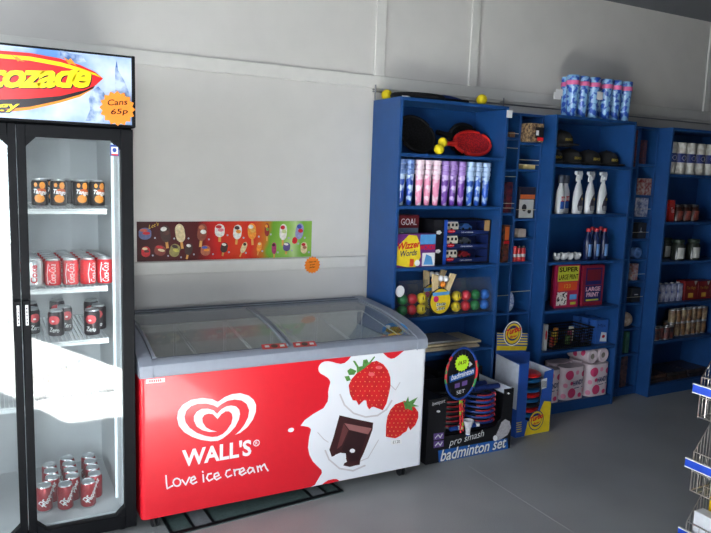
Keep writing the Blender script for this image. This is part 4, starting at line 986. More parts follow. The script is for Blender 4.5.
# ================================================================ FRISBEE BOX
FX_0,FX_1,FY0,FY1=2.835,3.115,3.115,3.335
fb=thing('frisbee_display_box','blue and yellow open carton of frisbees with a header card on the floor','box',((FX_0+FX_1)/2,(FY0+FY1)/2,0))
M_cb=mat('carton_royal',(40,84,170),.45,var=.06,scale=120); M_cy=mat('carton_yellow',(236,206,40),.4)
def qp(px,py,k=1): p=at(px,py,FY0); return Vector((p.x,FY0-.0007*k,p.z))
z_l=at(522,364,FY0).z; z_r=at(548,370,FY0).z
def q6(x,y): return (490+x/4.1,310+y/4.1)
xa=qp(*q6(148,400)).x; xb=qp(*q6(205,400)).x
xa=max(xa,FX_0+.03)
b=B(M_cb)
lipz=[(FX_0,.001),(FX_1,.001),(FX_1,z_r),(xb+.02,z_r-.01),(xb,.2),(xb-.02,.12),(xa+.03,.095),(xa,.11),(xa,z_l),(FX_0,z_l)]
b.prism(lipz,lambda u,v,d:(u,d,v),FY0,FY0+.004)
b.box(FX_0,FY0+.004,.001,FX_0+.004,FY1,z_l).box(FX_1-.004,FY0+.004,.001,FX_1,FY1,z_r).box(FX_0+.004,FY1-.004,.001,FX_1-.004,FY1,z_l).box(FX_0+.004,FY0+.004,.001,FX_1-.004,FY1-.004,.005)
mesh('carton',b,fb,smooth=False)
b=B(M_bw_); b.box(FX_1-.0075,FY0+.012,.05,FX_1-.0045,FY1-.006,z_r-.002); mesh('white_lining',b,fb,smooth=False); b=B(M_bw_); b.prism([(FY0+.006,.18),(FY1-.0,.18),(FY1,z_l+.01),(FY0+.006,z_l-.006)],lambda u,v,d:(d,u,v),FX_0-.0035,FX_0-.0005)
mesh('white_side',b,fb,smooth=False,label='plain white outer side of the carton')
b=B(M_cy); b.poly([Vector((x,FY0-.0007,z)) for x,z in ((xa+.0,.003),(FX_1-.002,.003),(FX_1-.002,.2),(xb+.03,.21),(xb+.005,.16),(xb-.02,.115),(xa+.02,.092))])
lg=qp(*q6(188,452),2)
def logo(b,c,r,k=0,rot=.5):
    f=lambda u,v,kk:Vector((c.x+u,c.y-.0007*kk,c.z+v))
    b.mat(mat('print_navy2',(24,34,110),.4)).poly([f(u,v,1) for u,v in circ(0,0,r,r*1.05,24)])
    b.mat(M_cy).poly([f(u,v,2) for u,v in circ(0,0,r*.9,r*.95,24)])
    b.mat(mat('print_navy2')).poly([f(u,v,3) for u,v in circ(0,r*.05,r*.72,r*.72,24)])
    b.mat(M_cy).poly([f(u,v,4) for u,v in circ(0,0,r*.66,r*.5,20)])
    b.mat(mat('print_red')).text('Turbo',f(-r*.85,-r*.12,5),(r*1.75,0,r*.3),(0,0,r*.55),.25,.05); b.text('flyer',f(-r*.4,-r*.5,5),(r*.9,0,r*.15),(0,0,r*.3),.2,.03)
logo(b,lg,.062)
b.mat(M_white).add([qp(*q6(*t)) for t in ((210,325),(232,318),(234,278),(212,284))],[(0,1,2,3)]); b.mat(M_ink)
for k in range(5): b.add([qp(*q6(*t),2) for t in ((213+k*4,318),(215+k*4,317.5),(216+k*4,290),(214+k*4,290.5))],[(0,1,2,3)])
b.mat(M_cy)
for k in range(5): b.add([qp(*q6(*t)) for t in ((108,462+k*9),(130,458+k*9),(128,462+k*9),(108,466+k*9))],[(0,1,2,3)])
mesh('carton_print',b,fb,smooth=False,label='yellow swoosh with a round logo')
# header card at the back
hd=lambda px,py:at(px,py,FY1+.004)
h0=[q6(*t) for t in ((22,185),(142,185),(158,98),(130,92),(125,70),(105,48),(80,52),(58,78),(50,95),(28,92))]
b=B(M_cb); yy=FY1+.0005
hc=[(hd(*q).x,hd(*q).z) for q in h0]; hc[0]=(hc[0][0],z_l-.02); hc[1]=(hc[1][0],z_l-.02)
b.prism(hc,lambda u,v,d:(u,d,v),yy,yy+.004)
hq=lambda x,y,k=1:Vector((hd(*q6(x,y)).x,yy-.0007*k,hd(*q6(x,y)).z))
b.mat(M_cy).add([hq(24,165),hq(145,165),hq(150,148),hq(26,145)],[(0,1,2,3)])
for k in range(5): b.add([hq(27,140-k*11),hq(151,142-k*11),hq(152,136-k*11+k*.8),hq(27,134-k*11+k*.8)],[(0,1,2,3)])
lc=hq(92,96,2); b.mat(M_white).poly([Vector((lc.x+u,lc.y,lc.z+v)) for u,v in circ(0,0,.076,.082,24)])
logo(b,lc,.07)
mesh('header_card',b,fb,smooth=False,label='striped yellow header card with a round logo')
# frisbees
fcx,fcy=(FX_0+FX_1)/2+.012,(FY0+FY1)/2+.001
fcol=[('red',(206,34,36)),('blue',(30,96,150)),('black',(30,32,38))]
prof_f=[(.0,.017),(.06,.017),(.083,.0155),(.094,.011),(.0985,.004),(.0985,0),(.096,.0),(.0945,.006),(.085,.012),(.06,.0145),(0,.0145)]
KF={n:Kind(mesh('frisbee',B(mat('frisbee_'+n,c,.35,var=.05)).lathe(prof_f,n=30,cap=False),None,cat='frisbee',local=True,loc=(0,0,0))) for n,c in fcol}
seq=['black','blue','black','blue','red','black','blue','red','blue','black','blue','red']
nz=['lowest','second','third','fourth','fifth','sixth','seventh','eighth','ninth','tenth','eleventh','topmost']
for k,nm in enumerate(seq):
    KF[nm].put((fcx,fcy,.012+k*(.032)),'%s frisbee in the carton, %s of the pile'%(nm,nz[k]),rz=k,group='frisbees piled in the carton')

# ================================================================ UNIT 2
# tall tumblers with pink bands on top
cols=((34,84,186),(140,186,226)); mt=mat('beach_pattern',cols[0],.3,c2=cols[1],ramp='soft',scale=30,detail=1.5,coat=.3)
M_pk=mat('pink_band',(236,112,166),.5,var=.05)
o=thing('tall_tumbler','x','tumbler'); b=B(mt); w=.001; hh=.262
b.lathe([(0,.001),(.029,0),(.032,.004),(.039,hh-.075),(.042,hh-.07),(.042,hh-.04),(.0405,hh-.036),(.043,hh-.032),(.0435,hh-.002),(.042,hh),(.0405,hh-.003),(.038,hh-.07),(.031,.006),(0,.006)],n=20,cap=False)
mesh('cup',b,o,local=True); b=B(M_pk); b.lathe([(.0425,hh-.062),(.045,hh-.06),(.045,hh-.036),(.0425,hh-.034)],n=20,cap=False); mesh('pink_band',b,o,local=True)
KT=Kind(o)
for gi,(px0,nm) in enumerate(((571,'left'),(604.5,'right'))):
    a=at(px0,112,3.40)
    for i in range(3):
        KT.put((a.x+i*.0925,3.40+.005*(i%2),H2),'tall tumbler with pink band, %s in the front row of the %s cluster'%(('left','middle','right')[i],nm),rz=i*1.1+gi*.5,group='tall tumblers on top of the middle unit')
        if i<2: KT.put((a.x+i*.0925+.04625,3.492,H2),'tall tumbler with pink band, %s in the back row of the %s cluster'%(('left','right')[i],nm),rz=i+2,group='tall tumblers on top of the middle unit')
for (x0,y0,x1,y1,yv,l) in ((554,92,561,99.5,3.39,'white price tag hanging at the left of the tall tumblers'),(597.5,91.5,602.5,100,3.345,'white price tag hanging between the two tumbler clusters')):
    a=at(x0,y0,yv); c=at(x1,y1,yv); b=B(M_white).box(a.x,yv,c.z,c.x,yv+.002,a.z); b.box(a.x+.015,yv-.001,a.z-.02,c.x+.01,yv,a.z+.02) if x0<560 else None
    b.tube([(a.x+.02,yv+.001,a.z-.002),(c.x+.012,yv+.006,a.z+.025)],.001,4)
    mesh('price_tag',b,None,l,'price tag',group='white price tags on the tumblers',smooth=False)
# caps
M_cap=mat('cap_black',(22,22,24),.8,var=.2,scale=90); M_gold=mat('cap_gold',(196,170,70),.5)
def cap():
    o=thing('baseball_cap','x','cap'); b=B(M_cap); n=22
    vs=[(.085,0),(.087,.03),(.08,.065),(.06,.09),(.03,.103),(.004,.107)]
    b.lathe(vs,n=n,cap=False); b.lathe([(.006,.106),(.006,.111),(0,.112)],n=8,cap=False); mesh('crown',b,o,local=True)
    br=[(.083*math.sin(t),-.083*math.cos(t)) for t in [-1.15+2.3*i/10 for i in range(11)]]
    ot=[(.084*math.sin(t),-.06-.083*math.cos(t)) for t in [1.35-2.7*i/10 for i in range(11)]]
    b=B(M_cap); pts=br+ot; b.prism(pts,lambda u,v,d:(u,v,d+.012-.9*(u*u)),0,.004); mesh('peak',b,o,local=True)
    b=B(M_gold); v,f,_=txt('BEACH',.1,.03); b.add([(lambda a:( .0865*math.sin(a),-.0865*math.cos(a)-.0006,.035+.017*q))((p-.5)*.75) for p,q in v],f); mesh('gold_lettering',b,o,local=True)
    return o
KC=Kind(cap())
for x,yy,dz,l in ((3.3115,3.492,0,'leftmost black cap on the cap shelf'),(3.40,3.50,.118,'black cap raised on top of the two left ones'),(3.4862,3.492,0,'second black cap from the left on the cap shelf'),(3.6609,3.492,0,'third black cap from the left on the cap shelf'),(3.8338,3.492,0,'rightmost black cap on the cap shelf')):
    KC.put((x,yy,T1+.001+dz),l,rz=0,group='black caps on the cap shelf')
# bottles
M_bwht=mat('bottle_white',(226,228,230),.35,var=.02)
def bottle_plain():
    o=thing('cleaner_bottle','x','bottle'); b=B(M_bwht); b.lathe([(.03,0),(.034,.004),(.034,.12),(.03,.14),(.016,.175),(.016,.185)],n=18)
    for v in b.v: v.y*=.7
    mesh('bottle_body',b,o,local=True)
    b=B(mat('cap_grey',(70,76,90),.4)).lathe([(.019,.1855),(.02,.19),(.02,.228),(.016,.234),(0,.234)],n=14); mesh('bottle_cap',b,o,local=True)
    b=B(mat('label_blue',(40,90,180),.4)); W=lambda u,v,e=.0006:((.034+e)*math.sin(u/.034),-.7*(.034+e)*math.cos(u/.034)-.0004,v)
    b.add([W(-.028+.0056*i,z) for z in (.03,.075) for i in range(11)],[(i,i+1,12+i,11+i) for i in range(10)])
    b.mat(mat('print_red')); b.add([W(-.024+.0048*i,z,.001) for z in (.075,.105) for i in range(11)],[(i,i+1,12+i,11+i) for i in range(10)])
    b.mat(M_white); v,f,_=txt('1001',0,.04); b.add([W((p-.5)*.044,.079+.021*q,.0014) for p,q in v],f)
    mesh('bottle_label',b,o,local=True); return grow(o,1.15,1.1,1.08)
def bottle_trigger():
    o=thing('spray_bottle','x','bottle'); b=B(M_bwht); b.lathe([(.034,0),(.039,.005),(.04,.08),(.036,.13),(.022,.18),(.014,.195),(.014,.215)],n=18)
    for v in b.v: v.y*=.62
    mesh('bottle_body',b,o,local=True)
    b=B(M_bwht); b.prism([(-.038,.262),(.016,.264),(.022,.25),(.018,.216),(-.012,.216),(-.012,.238),(-.03,.243),(-.04,.25)],lambda u,v,d:(u,d,v),-.008,.008); b.lathe([(.016,.2155),(.016,.232)],n=12); mesh('spray_head',b,o,local=True,bev=.003)
    b=B(M_bwht); b.prism([(-.014,.24),(-.022,.24),(-.03,.212),(-.026,.2),(-.02,.215)],lambda u,v,d:(u,d,v),-.005,.005); mesh('trigger',b,o,local=True)
    b=B(mat('label_dark',(60,52,70),.4)); 
    def fy(x,z): 
        r=.04-.0005*max(0,z-.08)*100*.0; r=.040 if z<.09 else .040-(z-.09)*.1
        return -.62*math.sqrt(max(1e-6,r*r-x*x))-.0009
    P=[(-.02,.02),(-.026,.05),(-.018,.085),(.0,.115),(.018,.125),(.026,.115),(.027,.07),(.027,.02)]
    def lab(P,e): 
        n=len(P); b.poly([(x,fy(x,z)-e,z) for x,z in P])
    b.add([(x,fy(x,z)-.0004,z) for z,xl in ((.02,-.022),(.05,-.028),(.08,-.022),(.11,-.006),(.125,.012)) for x in [xl+(.03-xl)*i/6 for i in range(7)]],[(7*r+i,7*r+i+1,7*r+8+i,7*r+7+i) for r in range(4) for i in range(6)])
    b.mat(mat('label_silver',(170,168,176),.4)).add([(x,fy(x,z)-.0011,z) for z in (.022,.05) for x in [-.02+.048*i/6 for i in range(7)]],[(i,i+1,8+i,7+i) for i in range(6)])
    b.mat(mat('print_gold')).add([(x,fy(x,z)-.0011,z) for z in (.085,.1) for x in [.0+.026*i/6 for i in range(7)]],[(i,i+1,8+i,7+i) for i in range(6)])
    mesh('bottle_label',b,o,local=True); return grow(o,1.17,1.1,1.07)
KP=Kind(bottle_plain()); KS=Kind(bottle_trigger())
for px,yy,l in ((560,3.40,'front white bottle with grey cap and red and blue label'),(564.8,3.475,'white bottle with grey cap standing behind the other')):
    p=on(px,211.5,T2) if yy<3.45 else at(px,200,yy); KP.put((at(px,200,yy).x,yy,T2),l,rz=.35,group='white bottles with grey caps')
for px,l in ((577.5,'left one of the three white trigger spray bottles'),(589.5,'middle one of the three white trigger spray bottles'),(602,'right one of the three white trigger spray bottles')):
    KS.put((at(px,200,3.41).x,3.41,T2),l,rz=.25,group='white trigger spray bottles')
# shelf 3: crumpled white bundles, dark bottles
M_cl=mat('white_bundle',(214,216,218),.8,var=.08,scale=60)
for i,px in enumerate((556.5,563.2,569.9,576.6)):
    p=at(px,258,3.42); b=B(M_cl); b.ball((p.x,3.42,T3+.0255),.025,14,(1.0,1,1)); b.ball((p.x+.01,3.41,T3+.036),.017,12); b.ball((p.x-.012,3.425,T3+.04),.015,12)
    for v in b.v: v+=Vector((math.sin(v.z*300+i),math.cos(v.x*260),0))*.0022; v.z=max(v.z,T3+.0006)
    mesh('white_bundle',b,None,'crumpled white bundle, %s on the shelf of blue bottles'%ORD[i],'bundle',group='crumpled white bundles')
M_db=mat('bottle_dark',(18,32,72),.25,var=.1)
def dbottle():
    o=thing('blue_bottle','x','bottle'); b=B(M_db); b.lathe([(.026,0),(.029,.004),(.029,.09),(.027,.11),(.014,.14),(.013,.15)],n=16); mesh('bottle_body',b,o,local=True)
    mesh('bottle_cap',B(mat('cap_red',(196,40,52),.4)).lathe([(.0145,.1505),(.0145,.166),(.008,.17),(0,.17)],n=12),o,local=True)
    b=B(mat('label_pale',(110,150,206),.4)); b.add([((.0295)*math.sin(-.85+.17*i),-.0295*math.cos(-.85+.17*i)-.0002,z) for z in (.02,.085) for i in range(11)],[(i,i+1,12+i,11+i) for i in range(10)]); mesh('bottle_label',b,o,local=True); return grow(o,1.06,1.06,1.28)
KD=Kind(dbottle())
for px,yy,l in ((587,3.40,'left front dark blue bottle with red cap'),(595,3.40,'middle front dark blue bottle with red cap'),(603.2,3.40,'right front dark blue bottle with red cap'),(591,3.50,'rear left dark blue bottle with red cap'),(599.2,3.50,'rear right dark blue bottle with red cap')):
    KD.put((at(px,250,yy).x,yy,T3),l+' on the third shelf of the middle unit',rz=.3,group='dark blue bottles with red caps')
# shelf 4: puzzle books standing
def book(label,pxl,pxr,pt,y,dep,M,style,lean=.0):
    a=at(pxl,300,y); c=at(pxr,300,y); t=at((pxl+pxr)/2,pt,y); z=T4+.001
    o=thing('puzzle_book',label,'book',((a.x+c.x)/2,y,z),'large print puzzle books')
    b=B(M); b.box(a.x,y,z,c.x,y+.003,t.z).box(a.x,y+dep-.003,z,c.x,y+dep,t.z).box(a.x,y+.003,z,a.x+.002,y+dep-.003,t.z); mesh('cover',b,o,smooth=False)
    mesh('pages',B(mat('paper_white',(210,206,196),.8,var=.1,scale=200)).box(a.x+.0022,y+.0032,z+.003,c.x-.002,y+dep-.0032,t.z-.003),o)
    f=lambda u,v,k=1:Vector((a.x+(c.x-a.x)*u,y-.0007*k,z+(t.z-z)*v)); R=lambda M_,u0,v0,u1,v1,k=1:b.mat(M_).add([f(u0,v0,k),f(u1,v0,k),f(u1,v1,k),f(u0,v1,k)],[(0,1,2,3)])
    b=B(M_white)
    if style==1:
        R(mat('print_lime',(196,206,60),.4),.06,.62,.94,.97); R(mat('print_redorange'),.1,.4,.9,.6,2); b.mat(M_ink); b.text('SUPER',f(.1,.84,3),f(.9,.84,3)-f(.1,.84,3),f(.1,.95,3)-f(.1,.84,3),0,.03); b.text('LARGE PRINT',f(.1,.66,3),f(.92,.66,3)-f(.1,.66,3),f(.1,.78,3)-f(.1,.66,3),0,.02)
        b.mat(mat('print_gold')).text('123',f(.36,.46,3),f(.62,.46,3)-f(.36,.46,3),f(.36,.55,3)-f(.36,.46,3))
        R(mat('print_crossword',(232,228,220),.5,c2=(30,26,30),ramp='hard',scale=45),.06,.06,.5,.37); R(mat('print_skyblue'),.62,.18,.92,.3); R(mat('print_lime'),.66,.06,.9,.12)
    else:
        R(mat('print_navy'),.12,.52,.9,.94); R(mat('print_darkred'),.18,.62,.84,.9,2); R(mat('print_navy'),.12,.1,.92,.5); b.mat(mat('print_pinkpale',(236,190,200),.4)); b.text('LARGE',f(.16,.36,3),f(.86,.36,3)-f(.16,.36,3),f(.16,.47,3)-f(.16,.36,3),0,.04); b.text('PRINT',f(.2,.22,3),f(.8,.22,3)-f(.2,.22,3),f(.2,.33,3)-f(.2,.22,3),0,.04)
        R(mat('print_lime'),.2,.12,.8,.16,2)
    mesh('cover_print',b,o,smooth=False)
M_bkp=mat('book_pink',(178,38,84),.4); M_bkr=mat('book_red',(140,34,54),.4)
book('pink and yellow puzzle book standing at the front left of the book shelf',554.8,578,265,3.40,.012,M_bkp,1)
book('second pink puzzle book right behind the front left one',553.2,576.4,264.5,3.44,.012,M_bkp,1)
book('third pink puzzle book at the back left of the book shelf',551.3,574,264,3.48,.012,M_bkr,1)
book('red and navy puzzle book standing at the front right of the book shelf',581.5,602,265.5,3.40,.012,M_bkr,2)
book('second red puzzle book right behind the front right one',580,600.5,265,3.44,.012,M_bkp,2)
# shelf 5: wire basket, boxes
def wirebasket():
    a=at(552.5,348,3.38); c=at(590,345,3.38); z=T5+.001; z+=.006; o=thing('wire_tray_basket','black wire basket of odds and ends on the low shelf of the middle unit','basket',((a.x+c.x)/2,3.45,z))
    b=B(mat('black_wire',(18,18,20),.4)); x0,x1,y0,y1=a.x,c.x,3.375,3.56; t=.012; hh=.125
    for k in range(7):
        zz=.002+hh*k/6; e=t*(k/6); r=.003 if k in(0,6) else .0016
        r*=2.0; b.tube([(x0-e,y0-e*.5,z+zz),(x1+e,y0-e*.5,z+zz),(x1+e,y1,z+zz),(x0-e,y1,z+zz)],r,6,True)
    for k in range(19):
        x=x0+(x1-x0)*k/18; b.tube([(x,y1,z+hh),(x,y1,z+.002),(x,y0,z+.002),(x,y0-t*.5,z+hh)],.0024,4)
    for k in range(1,8):
        y=y0+(y1-y0)*k/8
        for x,e in ((x0,-t),(x1,t)): b.tube([(x,y,z),(x+e,y,z+hh)],.0015,4)
    mesh('wire_frame',b,o); return x0,x1,z
wx0,wx1,wz=wirebasket()
for i in range(7):
    c_=[(190,60,50),(214,180,60),(210,130,60),(80,110,60),(150,60,90),(200,196,180),(60,70,120)][i]
    x=wx0+.03+(wx1-wx0-.06)*i/6; y=3.42+.035*(i%3); r=.0
    mesh('small_packet',B(mat('packet_%d'%i,c_,.5,var=.2,scale=50)).box(x-.014,y-.012,wz+.007,x+.014,y+.012,wz+.075+.02*(i%3)),None,'small %s packet in the black wire basket'%(('red','yellow','orange','green','pink','cream','blue')[i]),'packet',group='packets in the black wire basket',bev=.003)
for i,(pl,pr,pt,yy,l) in enumerate(((595,606.5,320.5,3.40,'front blue and white box right of the wire basket'),(586,596.5,318,3.50,'blue box behind the front one right of the wire basket'),(577,586,316.5,3.585,'rearmost blue box behind the wire basket'))):
    o,f,_=pbox('blue_box',l,'box',pl,pr,pt,345,yy,.06,T5,mat('box_midblue',(50,100,180),.4),group='blue boxes by the wire basket')
    b=B(M_white); b.poly([f(u,v) for u,v in ((.35,.1),(.95,.06),(.9,.45),(.45,.5))]); b.mat(mat('print_navy')).text('Mix',f(.1,.7,1),f(.8,.7,1)-f(.1,.7,1),f(.1,.85,1)-f(.1,.7,1)); b.mat(mat('print_red')).poly([f(u,v,2) for u,v in circ(.65,.3,.14,.07,8)]); mesh('box_print',b,o,smooth=False)
o,f,_=pbox('small_carton','small white and red carton at the far left of the basket shelf','carton',543.9,546.9,325,346,3.39,.05,T5,mat('carton_pale',(196,196,200),.4)); b=B(mat('print_red')); b.poly([f(u,v) for u,v in circ(.5,.6,.3,.2,8)]); mesh('box_print',b,o)
# bottom: toilet roll packs
M_tp=mat('toilet_paper',(226,220,222),.8,var=.04,scale=90,bump=.1); M_wrap=mat('roll_wrap',(232,214,220),.35,var=.02); M_wpk=mat('wrap_pink',(222,70,120),.4); M_wpl=mat('wrap_palepink',(240,150,180),.4)
def rollpack():      # four rolls, 2 x 2, in a stretched wrapper; front faces -y
    o=thing('toilet_roll_pack','x','toilet rolls'); r=.0535; hr_=.1145
    sec=[( r+r*math.sin(t), -r*math.cos(t)) for t in [pi*i/12 for i in range(13)]]+[(-r-r*math.sin(t), r*math.cos(t)) for t in [pi*i/12 for i in range(13)]]
    for zz in (0,1):
        b=B(M_wrap); b.prism(sec,lambda u,v,d:(u,v,d),zz*(hr_+.001),zz*(hr_+.001)+hr_); mesh('roll_pair',b,o,local=True,bev=.007)
    def wr(u,v,e):
        if abs(u)<=r: return (u,-r-e,v)
        s_=1 if u>0 else -1; a=min(1.5,(abs(u)-r)/r); return (s_*(r+(r+e)*math.sin(a)),-(r+e)*math.cos(a),v)
    b=B(M_wpk)
    def dot(cx,cz,rr,M_,e=.0008):
        b.mat(M_); n=18; P=[wr(cx,cz,e)]
        for q in (.4,.75,1): P+=[wr(cx+rr*q*math.cos(2*pi*i/n),cz+rr*q*math.sin(2*pi*i/n),e) for i in range(n)]
        F=[(0,1+i,1+(i+1)%n) for i in range(n)]
        for k in (0,1): F+=[(1+k*n+i,1+(k+1)*n+i,1+(k+1)*n+(i+1)%n,1+k*n+(i+1)%n) for i in range(n)]
        b.add(P,F)
    for q in ((-.055,.178,.034,M_wpk),(.012,.192,.016,M_wpl),(-.03,.048,.036,M_wpk),(-.085,.105,.016,M_wpl),(.085,.06,.018,M_wpl),(.075,.178,.022,M_wpk),(.045,.028,.017,M_wpk),(-.095,.028,.018,M_wpl),(-.035,.118,.014,M_wpk),(.09,.14,.012,M_wpl)): dot(*q)
    b.mat(mat('print_navy')); v,f,_=txt('HANDY',0,.035); b.add([wr(-.022+p*.095,.098+.036*q+p*.008,.0018) for p,q in v],f)
    b.add([wr(u,z,.0016) for u,z in ((-.01,.078),(.07,.084),(.07,.089),(-.01,.083))],[(0,1,2,3)])
    mesh('wrapper_print',b,o,local=True,smooth=False,label='pink dots and navy lettering'); return o
KH=Kind(rollpack())
for px,yy,l in ((3.575,3.415,'pink and white toilet roll pack, middle of the row on the bottom shelf'),(3.805,3.41,'pink and white toilet roll pack at the right end of the bottom shelf'),(3.345,3.415,'pink and white toilet roll pack at the left, partly hidden by the frisbee carton')):
    KH.put((px,yy,T6),l,rz=0,group='toilet roll packs on the bottom shelf')
for px,yy,l in ((3.575,3.535,'toilet roll pack standing behind the middle one'),(3.805,3.53,'toilet roll pack standing behind the right one')):
    KH.put((px,yy,T6),l+' on the bottom shelf',rz=0,group='toilet roll packs on the bottom shelf')
# pack lying on top, roll ends to the front
o=thing('toilet_roll_pack','toilet roll pack lying on its side on top of the others, roll ends facing out','toilet rolls',group='toilet roll packs on the bottom shelf')
zt=T6+.2335; p=Vector((3.80,3.38,0))
for i in (-1,1):
    b=B(M_wrap); b.lathe([(.046,.0),(.052,.004),(.052,.2),(.046,.205)],(p.x+i*.053,3.38,zt+.0525),22,axis='y') if False else b.lathe([(.021,.002),(.046,.0),(.052,.005),(.052,.2),(.046,.205),(.021,.203),(.021,.002)],(p.x+i*.053,3.38,zt+.0525),22,axis='y',cap=False)
    b.mat(mat('roll_core',(150,140,130),.8)).lathe([(.0205,.006),(.0205,.2)],(p.x+i*.053,3.38,zt+.0525),16,axis='y')
    mesh('roll',b,o)
b=B(M_wpk)
for i,(u,v) in enumerate(((-.06,.02),(-.1,.1),(-.02,.14),(.04,.05),(-.075,.17))):
    ang=.5+.3*i; b.poly([(p.x-.053+.0532*math.sin(-1.2+du/.05),3.38+.03+v*.9+dv,zt+.0525+.0532*math.cos(-1.2+du/.05)) for du,dv in circ(u*.5+.03,0,.02,.02,14)])
mesh('wrapper_print',b,o,smooth=False)

# ================================================================ UNIT 3
V1,V2,V3,V4,V5,V6=U3
def kroll():
    o=thing('kitchen_roll_pack','x','kitchen rolls'); r=.052
    for i in (-1,1): mesh('roll',B(mat('kitchen_roll',(214,214,208),.7,c2=(186,180,170),scale=30)).lathe([(r-.006,0),(r,.005),(r,.224),(r-.006,.23)],(i*r,0,0),20),o,local=True)
    b=B(mat('print_navy3',(40,52,110),.4))
    for xx in (-r,r): b.add([(xx+(r+.0012)*math.sin(-1.4+.28*i),-(r+.0012)*math.cos(-1.4+.28*i),z) for z in (.085,.15) for i in range(11)],[(i,i+1,12+i,11+i) for i in range(10)])
    b.mat(M_white)
    for xx in (-r,r): b.poly([(xx+(r+.002)*math.sin(u/r),-(r+.002)*math.cos(u/r),.118+v) for u,v in circ(0,0,.022,.017,12)])
    mesh('wrapper_band',b,o,local=True,smooth=False); return o
KK2=Kind(kroll())
for px,l in ((4.445,'left'),(4.656,'middle'),(4.867,'right')):
    KK2.put((px,3.42,V1+.0005),'kitchen roll twin pack with dark blue band, %s one on the top shelf'%l,group='kitchen roll packs')
def jar(name,body,lidc,labc,r,h,squat=False):
    o=thing(name,'x','jar'); b=B(body); b.lathe([(r*.92,0),(r,.004),(r,h*.72),(r*.82,h*.82),(r*.8,h*.84)],n=18); mesh('jar_body',b,o,local=True)
    mesh('jar_lid',B(lidc).lathe([(r*.86,h*.841),(r*.88,h*.85),(r*.88,h*.985),(r*.82,h),(0,h)],n=18),o,local=True)
    b=B(labc); b.add([((r+.0008)*math.sin(-1.2+.24*i),-(r+.0008)*math.cos(-1.2+.24*i),z) for z in (h*.1,h*.62) for i in range(11)],[(i,i+1,12+i,11+i) for i in range(10)]); b.mat(M_dark).poly([((r+.0016)*math.sin(u/r),-(r+.0016)*math.cos(u/r),h*.36+v) for u,v in circ(r*.2,0,r*.35,h*.12,10)]); mesh('jar_label',b,o,local=True,smooth=False); return o
KJ=Kind(jar('coffee_jar',mat('coffee',(52,28,22),.2),mat('lid_dark',(36,28,30),.4),mat('label_copper',(150,70,56),.4,c2=(50,26,30),scale=40),.042,.125))
for px,l in ((676.5,'left'),(684.5,'middle'),(692.5,'right')): KJ.put((at(px,218,3.43).x,3.43,V2),'dark coffee jar with copper label, %s of three on the second shelf'%l,rz=.3,group='dark coffee jars')
o,f,_=pbox('red_carton','tall red carton left of the coffee jars','carton',668.5,673.5,200,221.5,3.40,.05,V2,mat('box_redbright',(176,38,34),.4)); b=B(M_white); b.text('Tea',f(.3,.4),f(.9,.4)-f(.3,.4),f(.3,.65)-f(.3,.4)); mesh('box_print',b,o)
KJ2=Kind(jar('large_jar',mat('jar_dark',(40,44,40),.2),mat('lid_green',(34,50,40),.4),mat('label_white',(196,196,190),.4),.05,.155))
for px,yy,l in ((664.5,3.535,'left'),(677,3.41,'middle'),(692,3.41,'right')): KJ2.put((at(px,258,yy).x,yy,V3),'dark jar with pale label, %s of three on the third shelf'%l,rz=.3,group='dark jars with pale labels')
M_sug=mat('sugar_pack',(206,208,222),.5,c2=(70,84,150),scale=26)
for px,yy,l in ((661.5,3.40,'left'),(667.3,3.40,'second'),(673.1,3.40,'third'),(678.9,3.40,'right')):
    p=at(px+1,299,yy); b=B(M_sug).box(p.x-.027,yy,V4+.0005,p.x+.025,yy+.06,V4+.135); b.mat(M_white).box(p.x-.012,yy+.02,V4+.135,p.x+.01,yy+.04,V4+.143)
    mesh('paper_bag_pack',b,None,'white and blue paper pack, %s of four on the fourth shelf'%l,'pack',group='white and blue packs',bev=.006)
for px0,px1,yy,l in ((684,696.5,3.40,'left'),(697.5,709,3.40,'right'),(709.6,713.6,3.40,'far right')):
    o,f,_=pbox('tea_box','dark red and gold box, %s one on the fourth shelf'%l,'box',px0,px1,281,297,yy,.08,V4,mat('box_maroon',(120,26,30),.4),group='dark red and gold boxes')
    b=B(mat('print_gold2',(206,160,60),.4)); b.text('Tea Bags',f(.15,.52),f(.85,.52)-f(.15,.52),f(.15,.72)-f(.15,.52),.2); b.poly([f(u,v) for u,v in ((.3,.12),(.7,.12),(.7,.36),(.3,.36))]); b.mat(mat('label_white')).poly([f(u,v,1) for u,v in ((.7,.98),(.95,.98),(.82,.74))]); mesh('box_print',b,o,smooth=False)
mesh('black_packet',B(M_dark).box(at(682,290,3.45).x-.02,3.485,V4+.0005,at(682,290,3.45).x+.01,3.53,V4+.12),None,'slim black packet between the white packs and the red boxes','packet',bev=.004)
